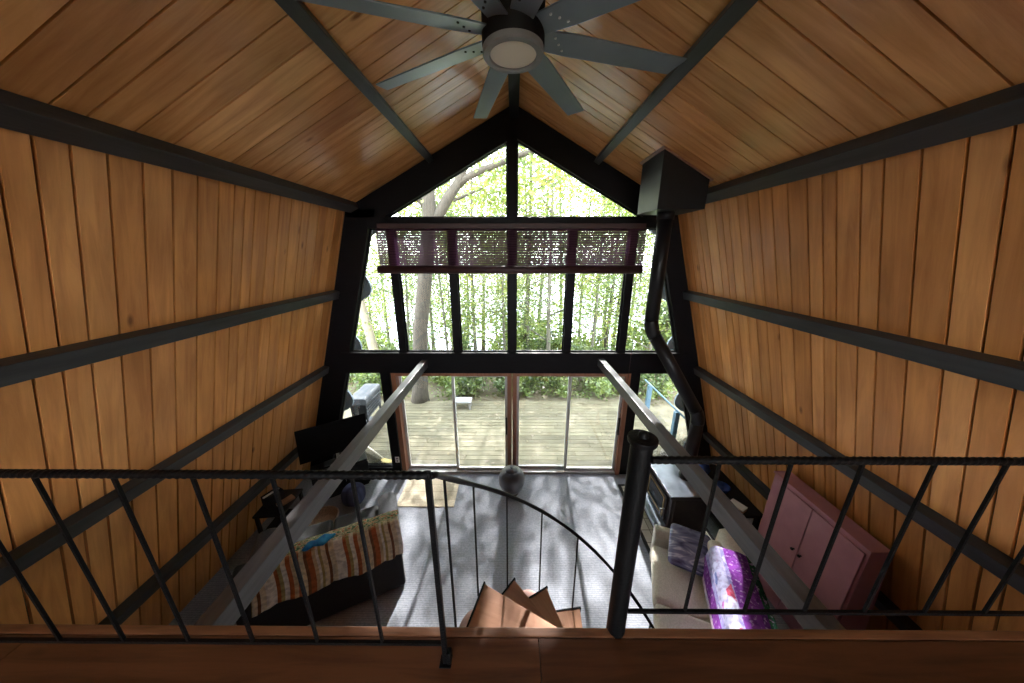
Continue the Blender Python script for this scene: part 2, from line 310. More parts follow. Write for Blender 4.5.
# ------------------------------------------------------------------ mesh helpers
class MB:
    """collects shapes, then links them as one mesh object"""
    def __init__(s): s.v = []; s.f = []; s.uv = []; s.rnd = []
    def add(s, verts, faces, rnd=0., uvs=None):
        o = len(s.v); s.v += [tuple(q) for q in verts]
        for i, f in enumerate(faces):
            s.f.append(tuple(o + k for k in f)); s.rnd.append(rnd)
            s.uv.append([uvs[k] for k in f] if uvs else [(0, 0)] * len(f))
        return s
    def box(s, x0, x1, y0, y1, z0, z1, rnd=0., mat=None):
        vs = [(x0, y0, z0), (x1, y0, z0), (x1, y1, z0), (x0, y1, z0), (x0, y0, z1), (x1, y0, z1), (x1, y1, z1), (x0, y1, z1)]
        if mat is not None: vs = [tuple(mat @ Vector(q)) for q in vs]
        return s.add(vs, [(0, 3, 2, 1), (4, 5, 6, 7), (0, 1, 5, 4), (1, 2, 6, 5), (2, 3, 7, 6), (3, 0, 4, 7)], rnd)
    def bar(s, a, b, w, h, up=(0, 0, 1)):
        """rectangular bar from a to b, w across, h along up"""
        a = Vector(a); b = Vector(b); d = (b - a).normalized(); up = Vector(up)
        side = d.cross(up).normalized(); u = side.cross(d).normalized()
        vs = []
        for q in (a, b):
            for sx, sz in ((-1, -1), (1, -1), (1, 1), (-1, 1)): vs.append(q + side * sx * w / 2 + u * sz * h / 2)
        return s.add(vs, [(0, 3, 2, 1), (4, 5, 6, 7), (0, 1, 5, 4), (1, 2, 6, 5), (2, 3, 7, 6), (3, 0, 4, 7)][0:2] + [(0, 1, 5, 4), (1, 2, 6, 5), (2, 3, 7, 6), (3, 0, 4, 7)])
    def tube(s, pts, rad, n=10, cap=True, ridge=None):
        pts = [Vector(q) for q in pts]; k = len(pts)
        rads = rad if isinstance(rad, (list, tuple)) else [rad] * k
        t0 = (pts[1] - pts[0]).normalized()
        ref = Vector((0, 0, 1)) if abs(t0.z) < .9 else Vector((1, 0, 0))
        side = t0.cross(ref).normalized(); vs = []; dist = 0.
        for i, q in enumerate(pts):
            t = (pts[min(i + 1, k - 1)] - pts[max(i - 1, 0)]).normalized()
            side = (side - t * side.dot(t)).normalized(); u = t.cross(side)
            if i: dist += (pts[i] - pts[i - 1]).length
            for j in range(n):
                a = 2 * PI * j / n; r = rads[i]
                if ridge: r *= 1 + ridge[0] * (.5 + .5 * math.sin(dist * ridge[1] + 2 * a))
                vs.append(q + side * math.cos(a) * r + u * math.sin(a) * r)
        fs = []
        for i in range(k - 1):
            for j in range(n):
                fs.append((i * n + j, i * n + (j + 1) % n, (i + 1) * n + (j + 1) % n, (i + 1) * n + j))
        if cap: fs.append(tuple(range(n - 1, -1, -1))); fs.append(tuple((k - 1) * n + j for j in range(n)))
        return s.add(vs, fs)
    def lathe(s, prof, c=(0, 0, 0), n=32, caps=True):
        vs = []
        for r, z in prof:
            for j in range(n):
                a = 2 * PI * j / n; vs.append((c[0] + r * math.cos(a), c[1] + r * math.sin(a), c[2] + z))
        fs = []
        for i in range(len(prof) - 1):
            for j in range(n): fs.append((i * n + j, i * n + (j + 1) % n, (i + 1) * n + (j + 1) % n, (i + 1) * n + j))
        if caps and prof[0][0] > 1e-6: fs.append(tuple(range(n - 1, -1, -1)))
        if caps and prof[-1][0] > 1e-6: fs.append(tuple((len(prof) - 1) * n + j for j in range(n)))
        return s.add(vs, fs)
    def prism(s, poly, axis, a, b):
        """extrude a polygon: axis 'y' -> poly is (x, z), from y=a to y=b; 'z' -> (x, y); 'x' -> (y, z)"""
        def P(q, t): return {'y': (q[0], t, q[1]), 'z': (q[0], q[1], t), 'x': (t, q[0], q[1])}[axis]
        n = len(poly); vs = [P(q, a) for q in poly] + [P(q, b) for q in poly]
        fs = [tuple(range(n)), tuple(range(2 * n - 1, n - 1, -1))]
        for i in range(n): fs.append((i, i + n, (i + 1) % n + n, (i + 1) % n))
        return s.add(vs, fs)
    def build(s, name, mat, parent=None, smooth=False, bevel=0., segs=2, loc=None):
        me = bpy.data.meshes.new(name)
        me.from_pydata(s.v, [], s.f)
        uvl = me.uv_layers.new(name='UVMap')
        uvl.data.foreach_set('uv', np.array([c for fuv in s.uv for q in fuv for c in q], dtype=np.float32))
        at = me.attributes.new('rnd', 'FLOAT', 'FACE'); at.data.foreach_set('value', np.array(s.rnd, dtype=np.float32))
        bm = bmesh.new(); bm.from_mesh(me)
        bmesh.ops.recalc_face_normals(bm, faces=bm.faces)
        bm.to_mesh(me); bm.free()
        if smooth: me.polygons.foreach_set('use_smooth', [True] * len(me.polygons))
        me.materials.append(M[mat] if isinstance(mat, str) else mat)
        o = bpy.data.objects.new(name, me); COL.objects.link(o)
        if parent: o.parent = parent
        if loc: o.location = loc
        if bevel:
            bv = o.modifiers.new('edge', 'BEVEL'); bv.width = bevel; bv.segments = segs; bv.limit_method = 'ANGLE'; bv.angle_limit = math.radians(40)
            if smooth: o.modifiers.new('wn', 'WEIGHTED_NORMAL')
        return o

def smooth_angle(o, deg=35):
    me = o.data
    me.polygons.foreach_set('use_smooth', [True] * len(me.polygons))
    bm = bmesh.new(); bm.from_mesh(me)
    for e in bm.edges:
        if len(e.link_faces) == 2 and e.calc_face_angle(0) > math.radians(deg): e.smooth = False
    bm.to_mesh(me); bm.free()
    return o

def tag(o, label=None, cat=None, group=None, kind=None):
    if label: o['label'] = label
    if cat: o['category'] = cat
    if group: o['group'] = group
    if kind: o['kind'] = kind
    return o
def thing(name, label, cat, loc=(0, 0, 0), rz=0., group=None):
    o = bpy.data.objects.new(name, None); COL.objects.link(o); o.empty_display_size = .1
    o.location = loc; o.rotation_euler = (0, 0, rz)
    return tag(o, label, cat, group)
def struct(o, label, cat): return tag(o, label, cat, kind='structure')
def copy_tree(o, parent=None):
    c = o.copy(); COL.objects.link(c)
    if parent: c.parent = parent
    for ch in [q for q in bpy.data.objects if q.parent == o]: copy_tree(ch, c)
    return c

def puff(mb, sx, sy, sz, mat=None, e=.35, n=20, edge=None):
    """cushion: superellipsoid of full size sx, sy, sz"""
    def sg(a, p): return math.copysign(abs(a) ** p, a)
    vs = []; uvs = []
    for i in range(n + 1):
        ph = -PI / 2 + PI * i / n
        for j in range(2 * n):
            th = 2 * PI * j / (2 * n)
            cp_, sp_ = sg(math.cos(ph), .75), sg(math.sin(ph), .75)
            q = Vector((sx / 2 * cp_ * sg(math.cos(th), e), sy / 2 * cp_ * sg(math.sin(th), e), sz / 2 * sp_))
            uvs.append((q.x, q.y)); vs.append(mat @ q if mat is not None else q)
    fs = []
    for i in range(n):
        for j in range(2 * n): fs.append((i * 2 * n + j, i * 2 * n + (j + 1) % (2 * n), (i + 1) * 2 * n + (j + 1) % (2 * n), (i + 1) * 2 * n + j))
    return mb.add(vs, fs, 0., uvs)

# ------------------------------------------------------------------ the house
APEX, KX, KZ, FX = 5.80, 2.405, 4.53, 3.80
KXR, FXR = 2.315, 3.70             # the right wall stands a little closer in
Y0, Y1 = -4.0, 4.6                     # rear gable / inner face of the window wall
LZ, LY = 2.33, .912                    # loft floor height and front edge
def wallx(z, s=-1): return FX - (FX - KX) * z / KZ if s < 0 else FXR - (FXR - KXR) * z / KZ
def ceilz(x): return APEX - (APEX - KZ) * abs(x) / (KX if x < 0 else KXR)

def planks(name, p0, p1, y0, y1, inward, matname, wmin, wmax, seed):
    """boards side by side along y, each running from p0 to p1 (x, z) up the slope"""
    rr = random.Random(seed); mb = MB(); y = y0
    p0 = Vector((p0[0], 0, p0[1])); p1 = Vector((p1[0], 0, p1[1])); d = p1 - p0; L = d.length
    nrm = Vector((inward[0], 0, inward[1])).normalized()
    while y < y1 - .02:
        w = rr.uniform(wmin, wmax)
        ye = min(y + w, y1)
        g = .006 if matname == 'wall' else .0042
        k = rr.random(); dv = rr.uniform(-.0012, .0012)
        vs = []
        uo = rr.uniform(0, 50)
        A = [(y + g, -.018), (y + g + .002, dv), (ye - g - .002, dv), (ye - g, -.018)]
        uvs = []
        for t, pp in ((0, p0), (L, p1)):
            for yy, dep in A:
                vs.append(pp + nrm * dep + Vector((0, yy, 0))); uvs.append((t + uo, yy))
        mb.add(vs, [(0, 1, 5, 4), (1, 2, 6, 5), (2, 3, 7, 6)], k, uvs)
        y = ye
    # solid backing behind the boards
    b = -.018
    q = [p0 + nrm * b, p1 + nrm * b, p1 + nrm * (b - .05), p0 + nrm * (b - .05)]
    vs = [v + Vector((0, yy, 0)) for yy in (y0, y1) for v in q]
    nb = len(mb.f)
    mb.add(vs, [(0, 1, 2, 3), (7, 6, 5, 4), (0, 4, 5, 1), (1, 5, 6, 2), (2, 6, 7, 3), (3, 7, 4, 0)], .5, [(0, 0)] * 8)
    o = mb.build(name, matname); o.data.materials.append(M['groove'])
    for q_ in o.data.polygons[nb:]: q_.material_index = 1
    return o

sl = ((KX) ** 2 + (APEX - KZ) ** 2) ** .5
struct(planks('ceiling', (-KX, KZ), (0, APEX), Y0, 4.72, ((APEX - KZ), -KX), 'ceiling', .13, .25, 3), 'varnished board ceiling, left roof slope', 'ceiling')
struct(planks('ceiling', (KXR, KZ), (0, APEX), Y0, 4.72, (-(APEX - KZ), -KXR), 'ceiling', .13, .25, 5), 'varnished board ceiling, right roof slope', 'ceiling')
struct(planks('wall_left', (-FX, 0), (-KX, KZ), Y0, 4.72, (KZ, -(FX - KX)), 'wall', .10, .19, 8), 'leaning wall of upright orange-brown boards, left side', 'wall')
struct(planks('wall_right', (FXR, 0), (KXR, KZ), Y0, 4.72, (-KZ, -(FXR - KXR)), 'wall', .10, .19, 9), 'leaning wall of upright orange-brown boards, right side', 'wall')

# outer roof shell with the overhang past the window wall
mb = MB()
outer = [(-FX - .24, -.4), (-KX - .11, KZ + .03), (0, APEX + .1), (KX + .11, KZ + .03), (FX + .24, -.4), (FX + .36, -.4), (KX + .21, KZ + .11), (0, APEX + .22), (-KX - .21, KZ + .11), (-FX - .36, -.4)]
n = len(outer)
vs = [(x, Y0 - .3, z) for x, z in outer] + [(x, 5.32, z) for x, z in outer]
fs = []
for i in range(4):
    a, b, c, d = i, i + 1, n - 2 - i, n - 1 - i
    fs += [(a, b, c, d), (a + n, d + n, c + n, b + n), (a, a + n, b + n, b), (d, c, c + n, d + n)]
fs += [(0, 9, 19, 10), (4, 14, 15, 5)]
mb.add(vs, fs)
struct(mb.build('roof', 'roof'), 'outer roof shell overhanging the window wall', 'roof')

# floor
mb = MB().box(-FX - .02, FX + .02, Y0, 4.72, -.06, 0)
struct(mb.build('floor', 'carpet'), 'grey woven carpet of the lower room', 'floor')
# loft floor
mb = MB(); rr = random.Random(4)
xl = wallx(LZ) + .02
def floorboard(mb, x0, x1, y0, y1, z0, z1, k):
    uo = rr.uniform(0, 30); o = len(mb.v)
    vs = [(x0, y0, z0), (x1, y0, z0), (x1, y1, z0), (x0, y1, z0), (x0, y0, z1), (x1, y0, z1), (x1, y1, z1), (x0, y1, z1)]
    mb.add(vs, [(0, 3, 2, 1), (4, 5, 6, 7), (0, 1, 5, 4), (1, 2, 6, 5), (2, 3, 7, 6), (3, 0, 4, 7)], k, [(v[0] + uo, v[1] + v[2] + uo) for v in vs])
y = LY - .036 - .003
rows = [(.30, (-2.1, .11, 2.3)), (.30, (-1.2, 1.0)), (.30, (-2.4, -.3, 1.7)), (.30, (-1.5, .6, 2.2)), (.30, (-.8, 1.4)), (.9, (-.2,)), (.9, (.9,)), (.9, (-1.,)), (.75, (.3,))]
for w, js in rows:
    xs = [-xl] + list(js) + [xl]
    for a, b in zip(xs[:-1], xs[1:]):
        floorboard(mb, a + .002, b - .002, y - w + .002, y - .002, LZ - .025, LZ, rr.random())
    y -= w
floorboard(mb, -xl, xl, Y0, LY - .04, LZ - .06, LZ - .025, .2)
struct(mb.build('floor', 'loft'), 'red-brown board floor of the sleeping loft', 'floor')
mb = MB(); floorboard(mb, -xl, xl, LY - .036, LY, LZ - .06, LZ + .001, .4)
struct(mb.build('trim_1', 'nosing', bevel=.004), 'grained wooden nosing along the loft edge', 'trim')
# loft joist behind the nosing and two tie beams running to the window wall
mb = MB().box(-xl - .03, xl + .03, LY - .13, LY - .04, LZ - .26, LZ - .062)
struct(mb.build('beam', 'purlin'), 'dark header joist under the loft edge', 'beam')
for sx, nm in ((-1, 'left'), (1, 'right')):
    fx, fz = (-1.462, 2.185) if sx < 0 else (1.418, 2.225)
    nx_, nz_ = (-1.462, 2.185) if sx < 0 else (1.505, 2.185)
    mb = MB().bar((nx_, LY - .04, nz_), (fx, 4.61, fz), .092, .13)
    struct(mb.build('beam', 'tie', bevel=.004), 'grey tie beam crossing the open room, %s of the two' % nm, 'beam')

# purlins, ridge
def slope_bar(name, x, z, ang, w, h, label, mat='purlin', y0=Y0 + .02, y1=4.6):
    ca, sa = math.cos(ang), math.sin(ang)
    poly = [(x + ca * a - sa * b, z + sa * a + ca * b) for a, b in ((-w / 2, 0), (w / 2, 0), (w / 2, -h), (-w / 2, -h))]
    mb = MB().prism(poly, 'y', y0, y1)
    return struct(mb.build(name, mat, bevel=.005), label, 'beam')
for s, nm in ((-1, 'left'), (1, 'right')):
    kx, fx = (KX, FX) if s < 0 else (KXR, FXR)
    aroof = math.atan2(APEX - KZ, kx); awall = math.atan2(KZ, fx - kx)
    slope_bar('beam', s * 1.16, ceilz(s * 1.16), -s * aroof, .085, .075, 'dark ceiling purlin halfway up the %s roof slope' % nm)
    # knee: black plate with a grey purlin below
    slope_bar('beam', s * (kx - .10), ceilz(s * (kx - .10)), -s * aroof, .15, .085, 'dark plate where the %s roof slope meets the wall' % nm)
    for zc, w, txt in ((3.33, .12, 'upper dark purlin across the %s wall boards'), (2.09, .12, 'middle dark purlin across the %s wall boards'), (.86, .12, 'lowest dark purlin across the %s wall boards')):
        # local frame: a along the wall (up), b inward
        ux, uz = -s * math.cos(awall), math.sin(awall)          # up the wall
        ix, iz = -s * math.sin(awall), -math.cos(awall)         # into the room
        h = .09
        x, z = s * wallx(zc, s), zc
        poly = [(x + ux * a + ix * b, z + uz * a + iz * b) for a, b in ((-w / 2, 0), (w / 2, 0), (w / 2, h), (-w / 2, h))]
        mb = MB().prism(poly, 'y', Y0 + .02, 4.6)
        struct(mb.build('beam', 'purlin', bevel=.005), txt % nm, 'beam')
mb = MB().box(-.06, .06, Y0 + .02, 4.6, APEX - .17, APEX - .02)
struct(mb.build('beam', 'frame', bevel=.004), 'dark ridge beam along the top of the ceiling', 'beam')

# ---- window wall -------------------------------------------------------
CXW = -.025
FY0, FY1 = 4.60, 4.76
mb = MB()
GT, GB, HT, HB, BT, BB = 5.42, 4.42, 4.42, 4.272, 2.367, 2.016       # glass / header / mid beam heights
def legx(z): return 2.11 + .303 * (4.275 - z)
for s in (-1, 1):
    kx, fx = (KX, FX) if s < 0 else (KXR, FXR)
    mb.prism([(s * fx, 0), (s * kx, KZ), (s * 1.95, KZ), (s * legx(4.275), 4.275), (s * legx(0), 0)], 'y', FY0, FY1)
    mb.prism([(0, APEX - .005), (s * kx, KZ), (s * kx, KZ - .12), (s * 1.86, GB), (0, GT)], 'y', FY0, FY1)
mb.box(-2.12, 2.12, FY0 - .01, FY1, HB, HT)
mb.box(CXW - .067, CXW + .067, FY0, FY1 - .02, GB, GT + .05)
for k in range(-2, 3):
    x = CXW + k * .892; mb.box(x - .058, x + .058, FY0 + .01, FY1 - .01, BT, HB)
mb.box(-2.82, 2.82, FY0 - .02, FY1, BB, BT)
for s, x in ((-1, -2.15), (1, 2.03)):
    mb.box(x - .08, x + .08, FY0, FY1, 0, BB)
for s in (-1, 1):                      # low sill wall under the two small side windows
    mb.box(min(s * 2.05, s * 3.4), max(s * 2.05, s * 3.4), FY0 + .02, FY1, 0, .10)
struct(mb.build('wall_front', 'frame', bevel=.004), 'black timber frame of the tall window wall', 'wall')

# panes
def pane(idx, poly, label, y=4.69):
    root = struct(MB().prism(poly, 'y', y, y + .006).build('window_%d' % idx, 'glass'), label, 'window')
    # thin stop bead around the pane
    m2 = MB(); c = Vector((sum(q[0] for q in poly) / len(poly), sum(q[1] for q in poly) / len(poly)))
    for a, b in zip(poly, poly[1:] + poly[:1]):
        A = Vector((a[0], y - .014, a[1])); B = Vector((b[0], y - .014, b[1]))
        cc = Vector((c[0], y - .014, c[1])); d = (B - A).normalized(); inn = (cc - A) - d * (cc - A).dot(d); inn.normalize()
        m2.bar(A + inn * .008, B + inn * .008, .012, .02, up=inn)
    m2.build('window_stop', 'frame', root)
    return root
h = .067
pane(1, [(-1.86, GB), (CXW - h, GB), (CXW - h, GT - .035)], 'triangular gable pane left of the centre mullion')
pane(2, [(CXW + h, GB), (1.86, GB), (CXW + h, GT - .02)], 'triangular gable pane right of the centre mullion')
names = ['leaning outermost pane of the middle row, beside the left wall', 'middle-row pane with the thick tree trunk behind it', 'middle-row pane just left of the centre mullion',
         'middle-row pane just right of the centre mullion', 'middle-row pane next to the leaning pane behind the stovepipe', 'leaning outermost pane of the middle row, behind the stovepipe']
for k in range(6):
    xa = CXW + (k - 3) * .892 + .058; xb = CXW + (k - 2) * .892 - .058
    if k == 0: poly = [(-legx(BT), BT), (xb, BT), (xb, HB), (-legx(HB), HB)]
    elif k == 5: poly = [(xa, BT), (legx(BT), BT), (legx(HB), HB), (xa, HB)]
    else: poly = [(xa, BT), (xb, BT), (xb, HB), (xa, HB)]
    pane(3 + k, poly, names[k])
pane(9, [(-legx(.1), .1), (-2.23, .1), (-2.23, BB), (-legx(BB), BB)], 'small low side window by the television')
pane(10, [(2.11, .1), (legx(.1), .1), (legx(BB), BB), (2.11, BB)], 'small low side window by the wood stove')

# sliding doors
def slider(idx, x0, x1, label, handle_side):
    mb = MB(); yt0, yt1 = 4.585, 4.76
    t = .075
    mb.box(x0, x0 + t, yt0, yt1, 0, BB).box(x1 - t, x1, yt0, yt1, 0, BB).box(x0 + t, x1 - t, yt0, yt1, BB - .055, BB)
    root = struct(mb.build('door_%d' % idx, 'trim', bevel=.004), label, 'door')
    MB().box(x0 + t, x1 - t, 4.61, 4.76, 0, .035).build('door_sill', 'alu', root)
    xm = (x0 + x1) / 2
    for nm, a, b, yy in (('fixed_panel', x0 + t, xm + .02, 4.71), ('sliding_panel', xm - .02, x1 - t, 4.655)):
        f = MB(); s = .042
        f.box(a, a + s, yy, yy + .035, .035, BB - .055).box(b - s, b, yy, yy + .035, .035, BB - .055)
        f.box(a + s, b - s, yy, yy + .035, .035, .09).box(a + s, b - s, yy, yy + .035, BB - .095, BB - .055)
        pn = f.build(nm, 'alu', root, bevel=.003)
        MB().box(a + s, b - s, yy + .014, yy + .02, .09, BB - .095).build('glass', 'glass', pn)
        if nm == 'sliding_panel':
            hx = b - s / 2
            MB().box(hx - .012, hx + .012, yy - .035, yy, .85, .9).box(hx - .012, hx + .012, yy - .035, yy, 1.1, 1.15).box(hx - .014, hx + .014, yy - .05, yy - .03, .83, 1.17).build('handle', 'matteblack', pn, bevel=.004)
    return root
slider(1, -2.045, -.03, 'glass sliding door in red-brown trim, left of the two', 1)
slider(2, -.02, 1.95, 'glass sliding door in red-brown trim, right of the two', 1)

# outlet plate on the door post
o = thing('wall_outlet', 'small white outlet plate low on the black post beside the left sliding door', 'outlet', (-2.12, 4.597, .31))
MB().box(-.038, .038, -.008, 0, -.06, .06).build('cover_plate', 'white', o, bevel=.003)
for dz in (-.025, .025): MB().box(-.014, .014, -.011, -.006, dz - .012, dz + .012).build('socket', 'matteblack', o)

# rear gable behind the loft, with an unseen wide window added to brighten the room
RB = Y0
mb = MB()
mb.box(-FX, -1.75, RB - .15, RB, -.05, KZ).box(1.75, FX, RB - .15, RB, -.05, KZ).box(-1.75, 1.75, RB - .15, RB, -.05, LZ + .25)
mb.prism([(-KX, KZ), (KX, KZ), (0, APEX)], 'y', RB - .15, RB)
struct(mb.build('wall_back', 'wallback'), 'wooden rear gable wall behind the loft', 'wall')
root = struct(MB().box(-1.75, 1.75, RB - .08, RB - .074, LZ + .25, KZ).build('window_11', 'glass'), 'wide unseen window added in the rear gable for light', 'window')
mb = MB()
for x in (-1.75, -.58, .58, 1.75): mb.box(x - .03, x + .03, RB - .1, RB - .05, LZ + .25, KZ)
mb.build('window_frame', 'frame', root)

# ------------------------------------------------------------------ railing and spiral stair
RAIL_Y, RAIL_T, RAIL_B = .792, 3.247, 2.445
def line(a, b, n): return [tuple(a[i] + (b[i] - a[i]) * k / n for i in range(3)) for k in range(n + 1)]
rail = thing('loft_railing', 'black iron railing on the loft floor, ending in a square post beside the stair', 'railing', (-1.6, RAIL_Y, LZ))
def rp(x, z): return (x + 1.6, 0, z - LZ)
xe = -2.72
MB().tube(line(rp(xe, RAIL_T), rp(-.274, RAIL_T), 420), .0118, 12, ridge=(.26, 260.)).build('top_rail', 'iron', rail, smooth=True)
MB().bar(rp(xe, RAIL_B), rp(-.274, RAIL_B), .012, .014).build('bottom_rail', 'iron', rail)
k = 0; x = -.274 - .245
while x > xe:
    MB().bar(rp(x, RAIL_B), rp(x, RAIL_T), .0095, .0095, up=(0, 1, 0)).build('baluster', 'iron', rail); x -= .258
pst = MB().bar(rp(-.274, LZ + .002), rp(-.274, RAIL_T + .012), .019, .019, up=(0, 1, 0)).build('post', 'iron', rail, bevel=.002)
MB().box(-.024, .024, -.022, .022, 0, .006, mat=Matrix.Translation(rp(-.274, LZ + .001))).box(.008, .024, -.012, .012, .0, .07, mat=Matrix.Translation(rp(-.274, LZ + .001))).build('foot_plate', 'iron', pst, bevel=.003)

SC = Vector((.456, .912)); SR = .72
stair = thing('spiral_staircase', 'spiral stair of wooden wedge treads around a black iron pole, dropping from the loft edge', 'staircase', (SC.x, SC.y, 0))
pole = MB().lathe([(.0385, 0), (.0385, 3.30), (.036, 3.31)], n=28).build('center_pole', 'iron', stair); smooth_angle(pole)
smooth_angle(MB().lathe([(.039, 3.287), (.050, 3.290), (.0515, 3.298), (.050, 3.308), (.018, 3.311), (.016, 3.324), (.011, 3.330), (0, 3.331)], n=32).build('pole_cap', 'iron', pole))
rise = LZ / 9.
for k in range(8):
    a1 = math.radians(150 - 21.6 * k); a0 = a1 + math.radians(25)
    zt = LZ - rise * (k + 1) - .004
    def sp(a, r, z): return (math.cos(a) * r, math.sin(a) * r, z)
    # wedge tread: narrow at the pole, straight outer end
    poly = [sp(a1 - .5, .05, 0)[:2], sp(a1, SR, 0)[:2], sp(a0, SR, 0)[:2], sp(a0 + .5, .05, 0)[:2]]
    t = MB(); uo = k * 3.1
    am = (a1 + a0) / 2
    vs = [(x, y, z) for z in (zt - .038, zt) for x, y in poly]
    uvs = [(x * math.cos(am) + y * math.sin(am) + uo, -x * math.sin(am) + y * math.cos(am)) for z in (0, 1) for x, y in poly]
    t.add(vs, [(0, 3, 2, 1), (4, 5, 6, 7), (0, 1, 5, 4), (1, 2, 6, 5), (2, 3, 7, 6), (3, 0, 4, 7)], random.random(), uvs)
    tr = t.build('tread', 'tread', stair, bevel=.003)
    e0 = Vector(sp(a1 - .012, SR + .006, zt - .022)); e1 = Vector(sp(a0 + .012, SR + .006, zt - .022))
    MB().bar(e0, e1, .010, .052).build('edge_strip', 'iron', tr)
def rail_z(deg): return 1.50 + (deg - 50) * .01262
hr = []
for i in range(0, 141):
    d = 186 - i * 1.42
    a = math.radians(d); hr.append((math.cos(a) * (SR + .006), math.sin(a) * (SR + .006), rail_z(d) if d < 170 else rail_z(170) + (d - 170) * .0125))
hr[0] = (-.274 - SC.x + .008, RAIL_Y - SC.y + .004, RAIL_T - .005)
hr = [hr[0]] + [q for q in hr[1:] if q[2] < RAIL_T - .01]
MB().tube(hr, .0105, 10, ridge=(.18, 260.)).build('handrail', 'iron', stair, smooth=True)
for k in range(9):
    d = 176 - 21.6 * k; a = math.radians(d)
    zb = LZ - rise * k - .03
    if k == 0: zb = LZ - rise + .0
    MB().bar((math.cos(a) * (SR + .008), math.sin(a) * (SR + .008), zb), (math.cos(a) * (SR + .008), math.sin(a) * (SR + .008), rail_z(d)), .0095, .0095, up=(0, 1, 0)).build('baluster', 'iron', stair)

rr_ = thing('loft_railing', 'black iron railing running from the thick stair pole above the cream sofa', 'railing', (1.5, .875, LZ))
def rq(x, z): return (x - 1.5, 0, z - LZ)
xe = 2.68
MB().tube(line(rq(.478, 3.243), rq(xe, 3.243), 420), .0118, 12, ridge=(.26, 260.)).build('top_rail', 'iron', rr_, smooth=True)
MB().bar(rq(.478, 2.497), rq(xe, 2.497), .012, .014).build('bottom_rail', 'iron', rr_)
x = .715
while x < xe:
    MB().bar(rq(x, 2.497), rq(x, 3.243), .0095, .0095, up=(0, 1, 0)).build('baluster', 'iron', rr_); x += .247

# ------------------------------------------------------------------ ceiling fan
FZ = 1.0 + 3.93
fan = thing('ceiling_fan', 'dark ceiling fan with eight slate blades and a round unlit light', 'ceiling fan', (-.004, 1.785, FZ))
top = ceilz(0) - .17 - FZ
smooth_angle(MB().lathe([(.142, -.063), (.150, -.045), (.150, .19), (.14, .215), (.06, .22)], n=48).build('motor_housing', 'fanbody', fan))
smooth_angle(MB().lathe([(.07, top - .09), (.085, top - .05), (.085, top)], n=32).build('canopy', 'fanbody', fan))
MB().tube([(0, 0, .2), (0, 0, top - .05)], .018, 12).build('downrod', 'fanbody', fan, smooth=True)
ring = smooth_angle(MB().lathe([(.112, -.084), (.116, -.088), (.143, -.087), (.148, -.081), (.148, -.059), (.112, -.059), (.112, -.084)], n=48, caps=False).build('light_ring', 'fanring', fan))
smooth_angle(MB().lathe([(0, -.085), (.08, -.084), (.113, -.078), (.113, -.065)], n=40).build('light_lens', 'lens', fan))
for k in range(8):
    d = math.radians(15.5 + 45 * k)
    bl = MB(); L0, L1 = .11, .965
    tw = math.radians(11)
    # flat blade, slightly wider at the root, end cut at an angle, 11 degree pitch
    prof = [(L0, -.052), (L0, .052), (.3, .064), (L1 - .03, .060), (L1, -.052), (.3, -.064)]
    vs = []
    for zz in (-.004, .004):
        for x, y in prof: vs.append((x, y * math.cos(tw), y * math.sin(tw) * -1 + zz))
    nP = len(prof)
    bl.add(vs, [tuple(range(nP)), tuple(range(2 * nP - 1, nP - 1, -1))] + [(i, i + nP, (i + 1) % nP + nP, (i + 1) % nP) for i in range(nP)])
    b = bl.build('blade', 'fanblade', fan, bevel=.002); b.rotation_euler = (0, 0, d)
    for j, (sx, sy) in enumerate(((.205, -.03), (.235, 0.0), (.265, .03))):
        zc = -sy * math.sin(tw) - .004
        sc_ = MB().lathe([(.0065, 0), (.006, -.004), (0, -.005)], (sx, sy * math.cos(tw), zc), n=10).build('screw', 'steel' if k in (0, 7, 1) else 'matteblack', b)

# ------------------------------------------------------------------ blind
bl = thing('bamboo_blind', 'burgundy slatted bamboo blind, half drawn across the window wall', 'blind', (-.03, 4.555, 3.66))
bw0, bw1 = -1.96, 1.935
MB().box(bw0 + .03, bw1 - .02, -.012, .025, .60, .672).build('headrail', 'blind', bl, bevel=.004)
mb = MB(); rb = random.Random(2); z = .066; k = 0
while z < .60:
    hh = rb.uniform(.0085, .0125)
    mb.box(bw0 + rb.uniform(0, .012), bw1 - rb.uniform(0, .012), -.003, .003, z, z + hh)
    k += 1
    z += hh + (rb.uniform(.0024, .0042) if k % 3 == 0 else rb.uniform(.0002, .0004))
mb.build('slat_panel', 'slats', bl)
MB().tube([(bw0 - .02, -.008, .030), (bw1 - .01, -.008, .030)], .058, 16).build('rolled_bottom', 'blind', bl, smooth=True)
for x in (bw0 + .42, -.25, .75, bw1 - .3):
    MB().tube([(x, -.012, .0), (x, -.012, .64)], .004, 6).build('cord', 'blind', bl)
MB().tube([(bw1 - .02, -.012, .62), (bw1 - .012, -.014, .05), (bw1 - .02, -.015, -1.8)], .0035, 6).build('pull_cord', 'blind', bl)

